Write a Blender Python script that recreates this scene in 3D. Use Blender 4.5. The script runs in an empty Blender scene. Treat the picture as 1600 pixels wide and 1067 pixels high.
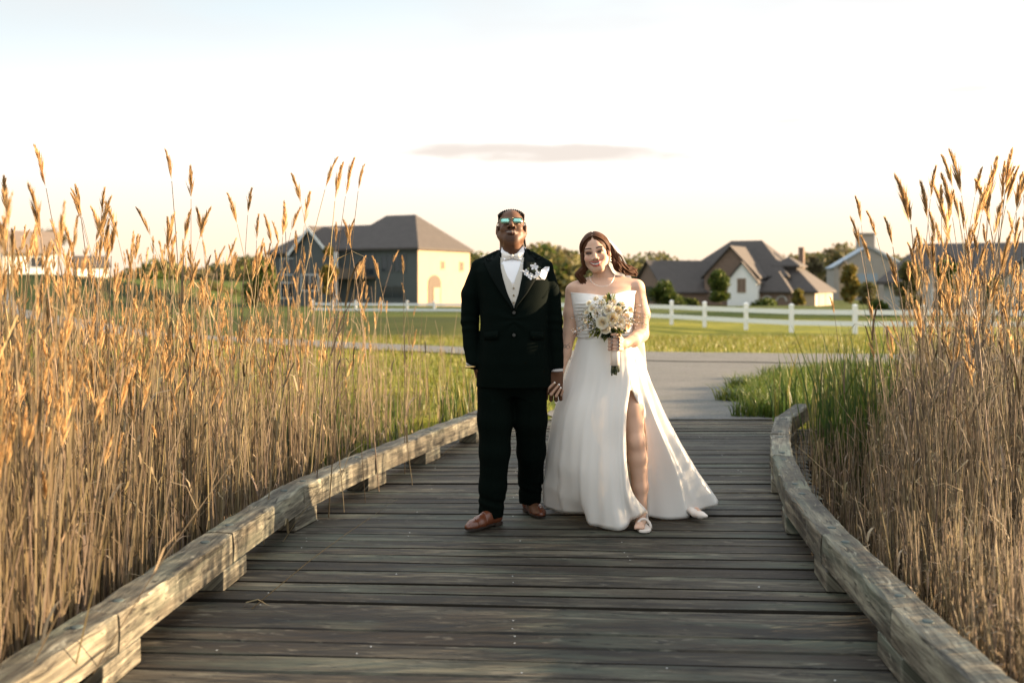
import bpy, math, random
import numpy as np
from mathutils import Vector, Matrix
rad = math.radians
C = bpy.context.scene.collection
rng = random.Random(7)
nr = np.random.default_rng(7)

# ------------------------------------------------------------------ camera, sky, sun, exposure
CAM_H, FPX, HOR = 1.44, 1555.6, 440.0
cam = bpy.data.cameras.new('camera'); cam_o = bpy.data.objects.new('camera', cam); C.objects.link(cam_o)
cam_o.location = (0, 0, CAM_H); cam_o.rotation_euler = (rad(90), 0, 0)
cam.lens = 35; cam.sensor_width = 36; cam.shift_y = -(533.5-HOR)/1600
cam.clip_start = 0.05; cam.clip_end = 3000
cam.dof.use_dof = True; cam.dof.focus_distance = 5.85; cam.dof.aperture_fstop = 1.9
bpy.context.scene.camera = cam_o
SUN_EL, SUN_AZ = 10.5, 12.0        # azimuth: degrees behind the subject, from picture right
sdir = Vector((math.cos(rad(SUN_EL))*math.cos(rad(SUN_AZ)), math.cos(rad(SUN_EL))*math.sin(rad(SUN_AZ)), math.sin(rad(SUN_EL))))
sun = bpy.data.lights.new('sun', 'SUN'); sun_o = bpy.data.objects.new('sun', sun); C.objects.link(sun_o)
sun.energy = 5.0; sun.angle = rad(0.6); sun.color = (1.0, 0.72, 0.44)
sun_o.rotation_euler = sdir.to_track_quat('Z', 'Y').to_euler(); sun_o.location = (40, 15, 20)
sc = bpy.context.scene
sc.view_settings.view_transform = 'Standard'; sc.view_settings.look = 'None'
sc.view_settings.exposure = 2.24; sc.view_settings.gamma = 1.0
w = bpy.data.worlds.new('World'); sc.world = w; w.use_nodes = True
def world():
    nt = w.node_tree; N = nt.nodes; L = nt.links; N.clear()
    out = N.new('ShaderNodeOutputWorld'); bg = N.new('ShaderNodeBackground'); bg.inputs[1].default_value = 0.08
    L.new(bg.outputs[0], out.inputs[0])
    sky = N.new('ShaderNodeTexSky'); sky.sky_type = 'NISHITA'; sky.sun_disc = False
    sky.sun_elevation = rad(SUN_EL); sky.sun_rotation = rad(90-SUN_AZ)
    sky.air_density = 1.0; sky.dust_density = 2.0; sky.ozone_density = 1.0
    tc = N.new('ShaderNodeTexCoord'); sep = N.new('ShaderNodeSeparateXYZ'); L.new(tc.outputs['Generated'], sep.inputs[0])
    def m(op, a, b=None, c=None):
        n = N.new('ShaderNodeMath'); n.operation = op
        for i, v in enumerate((a, b, c)):
            if v is None: continue
            if isinstance(v, (int, float)): n.inputs[i].default_value = v
            else: L.new(v, n.inputs[i])
        return n.outputs[0]
    def mix(f, a, b, blend='MIX'):
        n = N.new('ShaderNodeMix'); n.data_type = 'RGBA'; n.blend_type = blend
        for i, v in ((0, f), (6, a), (7, b)):
            if isinstance(v, (int, float)): n.inputs[i].default_value = v
            elif isinstance(v, tuple): n.inputs[i].default_value = v
            else: L.new(v, n.inputs[i])
        return n.outputs[2]
    def ss(v, a, b):
        n = N.new('ShaderNodeMapRange'); n.interpolation_type = 'SMOOTHSTEP'
        L.new(v, n.inputs[0]); n.inputs[1].default_value = a; n.inputs[2].default_value = b
        return n.outputs[0]
    el = sep.outputs[2]
    az = m('ARCTAN2', sep.outputs[0], sep.outputs[1])
    # thin bright veil of cloud over the whole evening sky, warmer and denser low down
    veil = mix(ss(el, 0.02, 0.16), (3.5, 2.75, 2.15, 1), (3.5, 3.3, 3.15, 1))
    veil = mix(ss(m('SUBTRACT', el, m('MULTIPLY', az, 0.13)), 0.15, 0.33), veil, (2.2, 2.5, 2.6, 1))
    veil = mix(ss(el, 0.30, 0.70), veil, (4.6, 5.0, 5.3, 1))  # overhead veil brightened, out of view, to add fill light
    c = mix(0.88, sky.outputs[0], veil)
    # soft grey cloud banks high up
    mp = N.new('ShaderNodeMapping'); mp.inputs[3].default_value = (1.5, 1.5, 6.0); L.new(tc.outputs['Generated'], mp.inputs[0])
    nz = N.new('ShaderNodeTexNoise'); nz.inputs['Scale'].default_value = 1.6; nz.inputs['Detail'].default_value = 4
    L.new(mp.outputs[0], nz.inputs[0])
    bank = m('MULTIPLY', ss(nz.outputs[0], 0.42, 0.62), ss(el, 0.19, 0.275))
    c = mix(m('MULTIPLY', bank, 0.75), c, (2.35, 2.35, 2.35, 1))
    # long thin streak of cloud and two small ones
    nz2 = N.new('ShaderNodeTexNoise'); nz2.inputs['Scale'].default_value = 9; nz2.inputs['Detail'].default_value = 6
    mp2 = N.new('ShaderNodeMapping'); mp2.inputs[3].default_value = (1.0, 1.0, 6.0); L.new(tc.outputs['Generated'], mp2.inputs[0]); L.new(mp2.outputs[0], nz2.inputs[0])
    for (ca, ce, wa, we, k) in ((0.05, 0.128, 0.175, 0.0105, 0.85), (0.272, 0.154, 0.022, 0.0042, 0.45), (0.43, 0.173, 0.026, 0.0050, 0.5), (0.515, 0.162, 0.03, 0.0045, 0.5)):
        dx = m('DIVIDE', m('SUBTRACT', az, ca), wa); dz = m('DIVIDE', m('SUBTRACT', el, ce), we)
        r2 = m('ADD', m('MULTIPLY', dx, dx), m('MULTIPLY', dz, dz))
        r2 = m('ADD', r2, m('MULTIPLY', m('SUBTRACT', nz2.outputs[0], 0.5), 3.2))
        mask = m('MULTIPLY', m('SUBTRACT', 1.0, ss(r2, 0.15, 1.1)), k)
        c = mix(mask, c, (2.3, 2.05, 1.85, 1))
    L.new(c, bg.inputs[0])
world()

# ------------------------------------------------------------------ helpers
def W(u, v, Y): return np.array(((u-800)*Y/FPX, Y, CAM_H-(v-HOR)*Y/FPX))
def loc_of(p):
    v = Vector((0, 0, 0))
    while p: v = v + p.location; p = p.parent
    return v
def tag(o, label=None, cat=None, group=None, kind=None):
    if label: o['label'] = label
    if cat: o['category'] = cat
    if group: o['group'] = group
    if kind: o['kind'] = kind
    return o
def empty(name, loc, rz=0):
    o = bpy.data.objects.new(name, None); C.objects.link(o); o.location = loc; o.rotation_euler = (0, 0, rz); o.empty_display_size = .2
    return o
def make_mesh(name, V, F, mats, smooth=False, mi=None, attrs=None):
    """V (n,3); F list of polys or int array (m,k)"""
    me = bpy.data.meshes.new(name); V = np.asarray(V, np.float32).reshape(-1, 3)
    if isinstance(F, np.ndarray):
        k = F.shape[1]; sizes = np.full(len(F), k, np.int32); flat = F.astype(np.int32).ravel()
    else:
        sizes = np.array([len(f) for f in F], np.int32); flat = np.array([i for f in F for i in f], np.int32)
    me.vertices.add(len(V)); me.vertices.foreach_set('co', V.ravel())
    me.loops.add(len(flat)); me.loops.foreach_set('vertex_index', flat)
    me.polygons.add(len(sizes)); st = np.zeros(len(sizes), np.int32); st[1:] = np.cumsum(sizes)[:-1]
    me.polygons.foreach_set('loop_start', st)
    me.polygons.foreach_set('use_smooth', np.full(len(sizes), bool(smooth)))
    if mi is not None: me.polygons.foreach_set('material_index', np.asarray(mi, np.int32))
    for m in (mats if isinstance(mats, (list, tuple)) else [mats]): me.materials.append(m)
    if attrs:
        for an, (ty, data) in attrs.items():
            a = me.attributes.new(an, ty, 'POINT'); data = np.asarray(data, np.float32)
            a.data.foreach_set('color' if ty == 'FLOAT_COLOR' else ('vector' if ty == 'FLOAT_VECTOR' else 'value'), data.ravel())
    me.update(calc_edges=True); me.validate()
    return me
def mk(name, V, F, mats, parent=None, smooth=False, mi=None, attrs=None, origin=None):
    """object whose vertices are given in world space"""
    V = np.asarray(V, float).reshape(-1, 3)
    off = np.array(loc_of(parent)) if parent else np.array(origin if origin is not None else (0, 0, 0), float)
    o = bpy.data.objects.new(name, make_mesh(name, V-off, F, mats, smooth, mi, attrs)); C.objects.link(o)
    if parent: o.parent = parent
    elif origin is not None: o.location = origin
    return o
class MB:
    """collects simple shapes into one mesh"""
    def __init__(s): s.V = []; s.F = []; s.M = []; s.n = 0; s.G = []
    def add(s, V, F, m=0, G=None):
        V = np.asarray(V, float).reshape(-1, 3)
        s.V.append(V); s.F += [tuple(i+s.n for i in f) for f in F]; s.M += [m]*len(F); s.n += len(V)
        s.G.append(np.zeros((len(V), 3)) if G is None else np.asarray(G, float))
        return s
    def box(s, a, b, m=0):
        x0, y0, z0 = a; x1, y1, z1 = b
        return s.add([(x0,y0,z0),(x1,y0,z0),(x1,y1,z0),(x0,y1,z0),(x0,y0,z1),(x1,y0,z1),(x1,y1,z1),(x0,y1,z1)],
              [(0,3,2,1),(4,5,6,7),(0,1,5,4),(1,2,6,5),(2,3,7,6),(3,0,4,7)], m)
    def tube(s, P, R, n=8, m=0, up=(0, 0, 1), cap=True, flat=1.0):
        P = np.asarray(P, float); R = np.broadcast_to(np.asarray(R, float), (len(P),)); up = np.asarray(up, float)
        T = np.gradient(P, axis=0); T /= np.linalg.norm(T, axis=1)[:, None]+1e-12
        V = []
        for p, t, r in zip(P, T, R):
            a = np.cross(t, up)
            if np.linalg.norm(a) < 1e-3: a = np.cross(t, (0, 1, 0.1))
            a /= np.linalg.norm(a); b = np.cross(a, t)
            for k in range(n):
                th = 2*math.pi*k/n; V.append(p+a*r*math.cos(th)+b*r*flat*math.sin(th))
        F = []
        for i in range(len(P)-1):
            for k in range(n): F.append((i*n+k, i*n+(k+1) % n, (i+1)*n+(k+1) % n, (i+1)*n+k))
        if cap: F.append(tuple(range(n))[::-1]); F.append(tuple((len(P)-1)*n+k for k in range(n)))
        return s.add(V, F, m)
    def ball(s, c, r, n=8, k=5, m=0, R=None):
        c = np.asarray(c, float); r = np.broadcast_to(np.asarray(r, float), (3,)); V = []
        for i in range(k+1):
            ph = math.pi*i/k
            for j in range(n):
                th = 2*math.pi*j/n; V.append((math.sin(ph)*math.cos(th), math.sin(ph)*math.sin(th), math.cos(ph)))
        V = np.array(V)*r
        if R is not None: V = V @ np.asarray(R).T
        F = [(i*n+j, (i+1)*n+j, (i+1)*n+(j+1) % n, i*n+(j+1) % n) for i in range(k) for j in range(n)]
        return s.add(V+c, F, m)
    def poly(s, pts, thick, m=0):
        """flat polygon extruded along vector thick"""
        P = np.asarray(pts, float); n = len(P); t = np.asarray(thick, float)
        return s.add(np.vstack((P, P+t)), [tuple(range(n)), tuple(range(2*n-1, n-1, -1))]+[(i, i+n, (i+1) % n+n, (i+1) % n) for i in range(n)], m)
    def xf(s, M, i0=0):
        M = np.array(M)
        for i in range(i0, len(s.V)): s.V[i] = s.V[i] @ M[:3, :3].T+M[:3, 3]
        return s
    def build(s, name, mats, parent=None, smooth=False, origin=None, attrs=None):
        V = np.vstack(s.V)
        return mk(name, V, s.F, mats, parent, smooth, s.M, attrs, origin)
def solid(o, t, off=0):
    m = o.modifiers.new('thickness', 'SOLIDIFY'); m.thickness = t; m.offset = off; return o
def bevel(o, wd, seg=2):
    m = o.modifiers.new('bevel', 'BEVEL'); m.width = wd; m.segments = seg; m.limit_method = 'ANGLE'; return o
def smst(x, a, b):
    t = np.clip((np.asarray(x, float)-a)/(b-a), 0, 1); return t*t*(3-2*t)
def catmull(P, n):
    """resample polyline P through its points with n samples per span"""
    P = np.asarray(P, float); Q = np.vstack((2*P[0]-P[1], P, 2*P[-1]-P[-2])); out = []
    for i in range(1, len(Q)-2):
        for k in range(n):
            t = k/n; a, b, c, d = Q[i-1:i+3]
            out.append(.5*((2*b)+(-a+c)*t+(2*a-5*b+4*c-d)*t*t+(-a+3*b-3*c+d)*t**3))
    out.append(P[-1]); return np.array(out)

# ------------------------------------------------------------------ materials
class NT:
    def __init__(s, name):
        s.mat = bpy.data.materials.new(name); s.mat.use_nodes = True; s.nt = s.mat.node_tree; s.N = s.nt.nodes; s.L = s.nt.links
        s.N.clear(); s.out = s.N.new('ShaderNodeOutputMaterial'); s.p = s.N.new('ShaderNodeBsdfPrincipled'); s.L.new(s.p.outputs[0], s.out.inputs[0])
    def set(s, inp, v):
        if isinstance(v, (int, float)): inp.default_value = v
        elif isinstance(v, (tuple, list)):
            v = tuple(v); n = len(inp.default_value); inp.default_value = v if len(v) == n else (v+(1,))[:n]
        else: s.L.new(v, inp)
    def P(s, **k):
        for a, v in k.items(): s.set(s.p.inputs[a.replace('_', ' ')], v)
        return s
    def attr(s, n, o=0):
        a = s.N.new('ShaderNodeAttribute'); a.attribute_name = n; return a.outputs[o]
    def obj(s):
        return s.N.new('ShaderNodeTexCoord').outputs['Object']
    def map(s, v, scale=(1, 1, 1), loc=(0, 0, 0)):
        n = s.N.new('ShaderNodeMapping'); s.L.new(v, n.inputs[0]); n.inputs[3].default_value = scale; n.inputs[1].default_value = loc; return n.outputs[0]
    def noise(s, v, scale, detail=4, rough=.55, dist=0):
        n = s.N.new('ShaderNodeTexNoise'); s.L.new(v, n.inputs[0]); n.inputs['Scale'].default_value = scale; n.inputs['Detail'].default_value = detail
        n.inputs['Roughness'].default_value = rough; n.inputs['Distortion'].default_value = dist; return n.outputs[0]
    def ramp(s, f, stops):
        n = s.N.new('ShaderNodeValToRGB'); s.L.new(f, n.inputs[0]); e = n.color_ramp.elements
        while len(e) < len(stops): e.new(.5)
        for x, (p, c) in zip(e, stops): x.position = p; x.color = tuple(c)+(1,) if len(c) == 3 else c
        return n.outputs[0]
    def mix(s, f, a, b, blend='MIX'):
        n = s.N.new('ShaderNodeMix'); n.data_type = 'RGBA'; n.blend_type = blend
        s.set(n.inputs[0], f); s.set(n.inputs[6], a); s.set(n.inputs[7], b); return n.outputs[2]
    def m(s, op, a, b=0.0):
        n = s.N.new('ShaderNodeMath'); n.operation = op; s.set(n.inputs[0], a); s.set(n.inputs[1], b); return n.outputs[0]
    def mr(s, v, a, b, c=0, d=1):
        n = s.N.new('ShaderNodeMapRange'); s.L.new(v, n.inputs[0])
        for i, x in enumerate((a, b, c, d)): n.inputs[i+1].default_value = x
        return n.outputs[0]
    def bump(s, h, st=.3, d=.01):
        n = s.N.new('ShaderNodeBump'); n.inputs['Strength'].default_value = st; n.inputs['Distance'].default_value = d
        s.L.new(h, n.inputs['Height']); s.L.new(n.outputs[0], s.p.inputs['Normal']); return s
    def transl(s, col, f):
        """let light through thin things"""
        t = s.N.new('ShaderNodeBsdfTranslucent'); s.set(t.inputs[0], col); x = s.N.new('ShaderNodeMixShader'); x.inputs[0].default_value = f
        s.L.new(s.p.outputs[0], x.inputs[1]); s.L.new(t.outputs[0], x.inputs[2]); s.L.new(x.outputs[0], s.out.inputs[0]); return s
def plain(name, col, rough=.6, var=.12, scale=20, metal=0, bump=0, spec=.5):
    t = NT(name); o = t.obj(); n = t.noise(o, scale, 4)
    a = tuple(max(0, c*(1-var)) for c in col); b = tuple(min(1, c*(1+var)) for c in col)
    t.P(Base_Color=t.mix(n, a, b), Roughness=rough, Metallic=metal, Specular_IOR_Level=spec)
    if bump: t.bump(n, bump, .005)
    return t.mat
def vcol(name, rough=.5, spec=.4, sss=0, noise=.1, nscale=60, tr=0, bump=0):
    t = NT(name); c = t.attr('Col'); n = t.noise(t.obj(), nscale, 3)
    cc = t.mix(1.0, c, t.ramp(n, [(0.25, (1-noise,)*3), (.75, (1+noise*.0,)*3)]), 'MULTIPLY')
    t.P(Base_Color=cc, Roughness=rough, Specular_IOR_Level=spec)
    if sss: t.P(Subsurface_Weight=sss, Subsurface_Radius=(.02, .008, .004), Subsurface_Scale=.3)
    if tr: t.transl(cc, tr)
    if bump: t.bump(n, bump, .003)
    return t.mat
def wood(name, dark, mid, light, green=.25, GX=34, topdark=0, brown=.45):
    """weathered timber; 'grain' = (along, across, random id)"""
    t = NT(name); g = t.attr('grain', 1)
    sx = t.N.new('ShaderNodeSeparateXYZ'); t.L.new(g, sx.inputs[0])
    rid = sx.outputs[2]
    cx = t.N.new('ShaderNodeCombineXYZ'); t.L.new(t.m('ADD', sx.outputs[0], t.m('MULTIPLY', rid, 37.0)), cx.inputs[0]); t.L.new(t.m('ADD', sx.outputs[1], t.m('MULTIPLY', rid, 11.0)), cx.inputs[1]); t.L.new(t.m('MULTIPLY', rid, 5.0), cx.inputs[2])
    v = cx.outputs[0]
    big = t.noise(t.map(v, (.9, 5, 1)), 1.6, 3)
    fine = t.noise(t.map(v, (3.2, GX, 1)), 1.0, 6, .72, .5)
    fine2 = t.noise(t.map(v, (9, 190, 1)), 1.0, 3, .6)
    knots = t.noise(t.map(v, (4, 14, 1)), 1.0, 2, .5, 1.2)
    f = t.m('ADD', t.m('MULTIPLY', fine, .66), t.m('MULTIPLY', big, .34))
    col = t.ramp(f, [(.38, dark), (.50, mid), (.64, light)])
    # per board tone
    tone = t.ramp(t.m('FRACT', t.m('MULTIPLY', rid, 7.31)), [(0, (.50, .47, .42)), (.5, (.95, .93, .88)), (1, (1.55, 1.53, 1.44))])
    col = t.mix(1.0, col, tone, 'MULTIPLY')
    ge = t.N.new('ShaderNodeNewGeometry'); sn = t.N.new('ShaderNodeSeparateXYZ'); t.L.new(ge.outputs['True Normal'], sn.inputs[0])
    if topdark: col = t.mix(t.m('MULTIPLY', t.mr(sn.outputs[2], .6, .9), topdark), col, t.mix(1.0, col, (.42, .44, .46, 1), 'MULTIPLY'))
    # algae tint in patches
    gr = t.noise(t.map(v, (1.2, 6, 1), (3, 7, 1)), 1.0, 3)
    col = t.mix(t.m('MULTIPLY', t.mr(gr, .50, .66), green), col, (light[0]*.72, light[1]*1.02, light[2]*.95))
    br = t.noise(t.map(v, (.8, 5, 1), (9, 1, 4)), 1.0, 3)
    col = t.mix(t.m('MULTIPLY', t.mr(br, .5, .68), brown), col, (mid[0]*1.05, mid[1]*.80, mid[2]*.6))
    worn = t.noise(t.map(v, (7, GX*.7, 1), (5, 3, 1)), 1.0, 4, .65, .4)
    col = t.mix(t.m('MULTIPLY', t.mr(worn, .60, .72), .55), col, tuple(min(1, c*1.35) for c in light))
    spl = t.noise(t.map(v, (9, GX*1.0, 1), (1, 9, 2)), 1.0, 3, .6, .3)
    col = t.mix(t.m('MULTIPLY', t.mr(spl, .63, .70), .8), col, tuple(c*.3 for c in dark))
    # cracks and knots
    ck = t.noise(t.map(v, (2.6, GX*.9, 1), (2, 2, 8)), 1.0, 5, .62, .8)
    col = t.mix(t.m('MULTIPLY', t.mr(ck, .60, .66), .85), col, tuple(c*.25 for c in dark))
    col = t.mix(t.m('MULTIPLY', t.mr(knots, .70, .78), .75), col, tuple(c*.4 for c in dark))
    h = t.m('ADD', t.m('ADD', t.m('MULTIPLY', fine, .6), t.m('MULTIPLY', fine2, .35)), t.m('MULTIPLY', t.mr(ck, .62, .70), -.8))
    t.P(Base_Color=col, Roughness=t.mr(fine, .3, .7, .62, .85), Specular_IOR_Level=.35)
    t.bump(h, .55, .004)
    return t.mat
M = {}
M['deck'] = wood('deck_wood', (.005, .004, .0028), (.027, .0225, .0155), (.125, .114, .087), .35)
M['beam'] = wood('beam_wood', (.018, .016, .012), (.125, .116, .092), (.33, .315, .245), .16, 40, .55, .22)
M['edge'] = plain('gap_shade_board_edge', (.014, .012, .009), .95, .3, 30, 0, 0, .1)  # plank sides coloured dark to paint the shade in the deck gaps
M['bolt'] = plain('bolt_metal', (.055, .075, .072), .75, .3, 60, .1)
M['nail'] = plain('nail_head', (.55, .56, .54), .35, .1, 40, .3)
M['dark_beam'] = plain('stringer_wood', (.04, .034, .028), .8)
M['white_paint'] = plain('white_fence_vinyl', (.78, .78, .76), .45, .05, 3)
M['asphalt'] = None
def asphalt():
    t = NT('worn_asphalt'); o = t.obj(); n = t.noise(o, 60, 3); b = t.noise(t.map(o, (.35, 1.2, 1)), 1.0, 5, .6); p = t.noise(t.map(o, (1.2, 4.0, 1), (4, 1, 0)), 1.0, 6, .7)
    c = t.ramp(b, [(.3, (.032, .031, .027)), (.55, (.056, .054, .047)), (.75, (.095, .088, .075))])
    c = t.mix(t.m('MULTIPLY', t.mr(p, .47, .55), .85), c, (.035, .036, .024))
    c = t.mix(.25, c, t.ramp(n, [(.3, (.05, .05, .05)), (.7, (.45, .44, .42))]))
    t.P(Base_Color=c, Roughness=.85); t.bump(n, .4, .01); return t.mat
M['asphalt'] = asphalt()
def ground_mat():
    t = NT('ground_cover'); c = t.attr('Col'); o = t.obj()
    n = t.noise(o, 1.3, 6, .65); n2 = t.noise(o, 14, 4); n3 = t.noise(t.map(o, (.12, .35, 1)), 1.0, 4)
    c = t.mix(1.0, c, t.ramp(n, [(.28, (.55, .6, .5)), (.5, (1, 1, 1)), (.72, (1.35, 1.25, 1.0))]), 'MULTIPLY')
    c = t.mix(1.0, c, t.ramp(n2, [(.3, (.7, .7, .7)), (.7, (1.2, 1.2, 1.1))]), 'MULTIPLY')
    c = t.mix(1.0, c, t.ramp(n3, [(.35, (.8, .85, .8)), (.65, (1.25, 1.15, 1.0))]), 'MULTIPLY')
    t.P(Base_Color=c, Roughness=.95, Specular_IOR_Level=.1); t.bump(n2, .8, .05); return t.mat
M['ground'] = ground_mat()
M['reed'] = vcol('dry_reed', .7, .2, 0, .3, 25, .12)
M['plume'] = vcol('reed_plume', .85, .1, 0, .3, 40, .58)
M['green_leaf'] = vcol('green_blade', .5, .3, 0, .25, 8, .35)
M['foliage'] = vcol('tree_leaves', .7, .2, 0, .3, 1.2, .3)
M['bark'] = plain('bark', (.11, .085, .065), .9, .3, 6)
M['shingle'] = plain('dark_shingles', (.056, .047, .042), .85, .3, 1.5)
M['shingle_tan'] = plain('brown_shingles', (.20, .15, .11), .85, .25, 1.5)
M['siding_grey'] = plain('grey_green_siding', (.075, .085, .083), .8, .1, 1)
M['siding_cream'] = plain('cream_siding', (.34, .25, .165), .8, .08, 1)
M['siding_white'] = plain('white_siding', (.74, .73, .70), .7, .06, 1)
M['brick'] = plain('brown_brick', (.17, .115, .085), .9, .35, 5)
M['stone'] = plain('grey_stone', (.36, .35, .33), .9, .35, 2.5)
M['glass'] = plain('window_glass', (.03, .035, .04), .08, .1, 1)
M['trim'] = plain('white_trim', (.7, .7, .68), .6, .05, 2)
M['steel_blue'] = plain('bluegrey_metal_roof', (.24, .29, .34), .6, .1, .5)
M['barn_wall'] = plain('weathered_barn_wall', (.30, .27, .24), .85, .2, .6)
M['garage'] = plain('garage_door_paint', (.42, .33, .23), .7, .05, 1)
# clothing, skin
def cloth(name, col, rough=.8, sheen=.3, scale=900, var=.15, spec=.25):
    t = NT(name); o = t.obj(); n = t.noise(o, scale, 2); b = t.noise(o, 9, 3)
    c = t.mix(n, tuple(x*(1-var) for x in col), tuple(x*(1+var) for x in col))
    t.P(Base_Color=c, Roughness=rough, Specular_IOR_Level=spec, Sheen_Weight=sheen, Sheen_Roughness=.5)
    t.bump(t.m('ADD', t.m('MULTIPLY', n, .15), b), .25, .006); return t.mat
M['suit'] = cloth('dark_suit_wool', (.0020, .0046, .0036), .85, .0, 900, .15, .04)
M['lapel'] = cloth('lapel_wool', (.0030, .0055, .0047), .8, .0, 900, .15, .06)
M['shirt'] = cloth('white_shirt', (.78, .79, .82), .7, .1, 700, .04)
M['vest'] = cloth('champagne_vest', (.50, .475, .42), .55, .3, 700, .08, .4)
M['bow'] = cloth('cream_bow_satin', (.74, .70, .64), .45, .2, 600, .05, .5)
def satin():
    t = NT('ivory_satin'); o = t.obj(); n = t.noise(o, 5, 3); 
    t.P(Base_Color=t.mix(n, (.84, .825, .785), (.89, .88, .845)), Roughness=.33, Specular_IOR_Level=.5, Sheen_Weight=.1)
    t.bump(n, .15, .02); t.transl((.95, .85, .74), .20); return t.mat
M['satin'] = satin()
def veilm():
    t = NT('veil_tulle'); t.P(Base_Color=(.9, .9, .88), Roughness=.6)
    tr = t.N.new('ShaderNodeBsdfTransparent'); tl = t.N.new('ShaderNodeBsdfTranslucent'); tl.inputs[0].default_value = (.95, .93, .9, 1)
    a = t.N.new('ShaderNodeMixShader'); a.inputs[0].default_value = .5; t.L.new(t.p.outputs[0], a.inputs[1]); t.L.new(tl.outputs[0], a.inputs[2])
    b = t.N.new('ShaderNodeMixShader'); b.inputs[0].default_value = .55; t.L.new(tr.outputs[0], b.inputs[1]); t.L.new(a.outputs[0], b.inputs[2]); t.L.new(b.outputs[0], t.out.inputs[0]); return t.mat
M['veil'] = veilm()
M['skin'] = vcol('skin', .62, .15, .10, .05, 150)
M['skin_dark'] = vcol('deep_skin', .52, .25, 0, .12, 150)
M['hair_brown'] = plain('dark_brown_hair', (.064, .026, .011), .6, .5, 40, 0, 0, .12)
M['hair_black'] = plain('black_hair', (.008, .007, .006), .5, .3, 60)
M['leather'] = plain('brown_shoe_leather', (.105, .030, .012), .26, .25, 14, 0, .1, .6)
M['sole'] = plain('dark_shoe_sole', (.022, .012, .008), .6)
M['gold'] = plain('gold_metal', (.75, .52, .22), .3, .1, 20, 1)
M['silver'] = plain('silver_metal', (.8, .78, .74), .25, .1, 20, 1)
M['lens'] = plain('teal_mirror_lens', (.30, .62, .52), .12, .08, 30, .9)
M['frame'] = plain('glasses_frame', (.25, .2, .13), .35, .1, 20, .8)
M['button'] = plain('dark_button', (.03, .03, .028), .35)
M['sandal'] = plain('ivory_sandal_leather', (.66, .60, .54), .5)
M['petal'] = vcol('rose_petal', .6, .25, 0, .06, 60, .25)
M['stemgreen'] = plain('cut_stems', (.035, .05, .02), .6, .3)
M['bloom_leaf'] = vcol('bouquet_leaf', .5, .35, 0, .2, 40, .25)

# ------------------------------------------------------------------ terrain, path, grass
def zb(Y):
    return np.interp(Y, [0, 20, 28, 36, 46, 75, 100, 130, 200, 800], [0, 0, -.22, -.5, -.52, -.8, -1.05, -1.75, -2.2, -3])
def marsh(X, Y):
    mL = smst(-X, .9, 2.6)*(1-smst(Y, 11.2, 13.5)); mR = smst(X, 3.4, 4.8)*(1-smst(Y, 11, 13.5))
    return np.maximum(np.maximum(1-smst(Y, 9.5, 10.3), mL), mR)
def tz(X, Y):
    X = np.asarray(X, float); Y = np.asarray(Y, float)
    z = zb(Y)-.5*marsh(X, Y)
    z = z+3.6*smst(-X, 30, 52)*smst(Y, 78, 112)
    z = z+.05*np.sin(X*.21+1)*np.sin(Y*.17)*smst(Y, 22, 40)
    return z
def terrain():
    def axis(parts):
        a = []
        for x0, x1, st in parts: a += list(np.arange(x0, x1, st))
        return np.array(a+[parts[-1][1]])
    xs = axis([(-900, -100, 50), (-100, -30, 3), (-30, -10, .8), (-10, 10, .25), (10, 30, .8), (30, 100, 3), (100, 900, 50)])
    ys = axis([(-20, 0, 2), (0, 26, .25), (26, 60, 1), (60, 150, 3), (150, 1500, 60)])
    X, Y = np.meshgrid(xs, ys); Z = tz(X, Y); m = marsh(X, Y)
    nx = len(xs); ny = len(ys)
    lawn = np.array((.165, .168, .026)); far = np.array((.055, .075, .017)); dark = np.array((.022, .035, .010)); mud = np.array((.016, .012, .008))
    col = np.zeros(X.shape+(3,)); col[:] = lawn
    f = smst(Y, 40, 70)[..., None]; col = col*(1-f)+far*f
    # darker grass colour painting in the shaded bank between the path and the fence on the left, and below the white house
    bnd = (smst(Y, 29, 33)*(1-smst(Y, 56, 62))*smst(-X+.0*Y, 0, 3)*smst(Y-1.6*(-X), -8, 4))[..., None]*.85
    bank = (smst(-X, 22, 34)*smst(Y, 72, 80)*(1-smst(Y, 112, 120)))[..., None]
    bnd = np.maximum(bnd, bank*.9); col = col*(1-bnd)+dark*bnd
    f = smst(m, .35, .8)[..., None]; col = col*(1-f)+mud*f
    idx = np.arange(nx*ny).reshape(ny, nx)
    F = np.stack((idx[:-1, :-1], idx[:-1, 1:], idx[1:, 1:], idx[1:, :-1]), -1).reshape(-1, 4)
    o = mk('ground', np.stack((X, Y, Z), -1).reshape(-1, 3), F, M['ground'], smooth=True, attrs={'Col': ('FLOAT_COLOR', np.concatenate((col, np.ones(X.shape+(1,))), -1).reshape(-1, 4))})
    tag(o, 'green lawn and dark marsh ground stretching to the horizon', 'ground', kind='structure')
terrain()
PATH_L = [(1.0, 10.38), (.85, 11.5), (.4, 13.5), (-.4, 16), (-1.6, 18.6), (-3.2, 20.8), (-6.5, 24), (-14, 33), (-26, 52), (-52, 95)]
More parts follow.
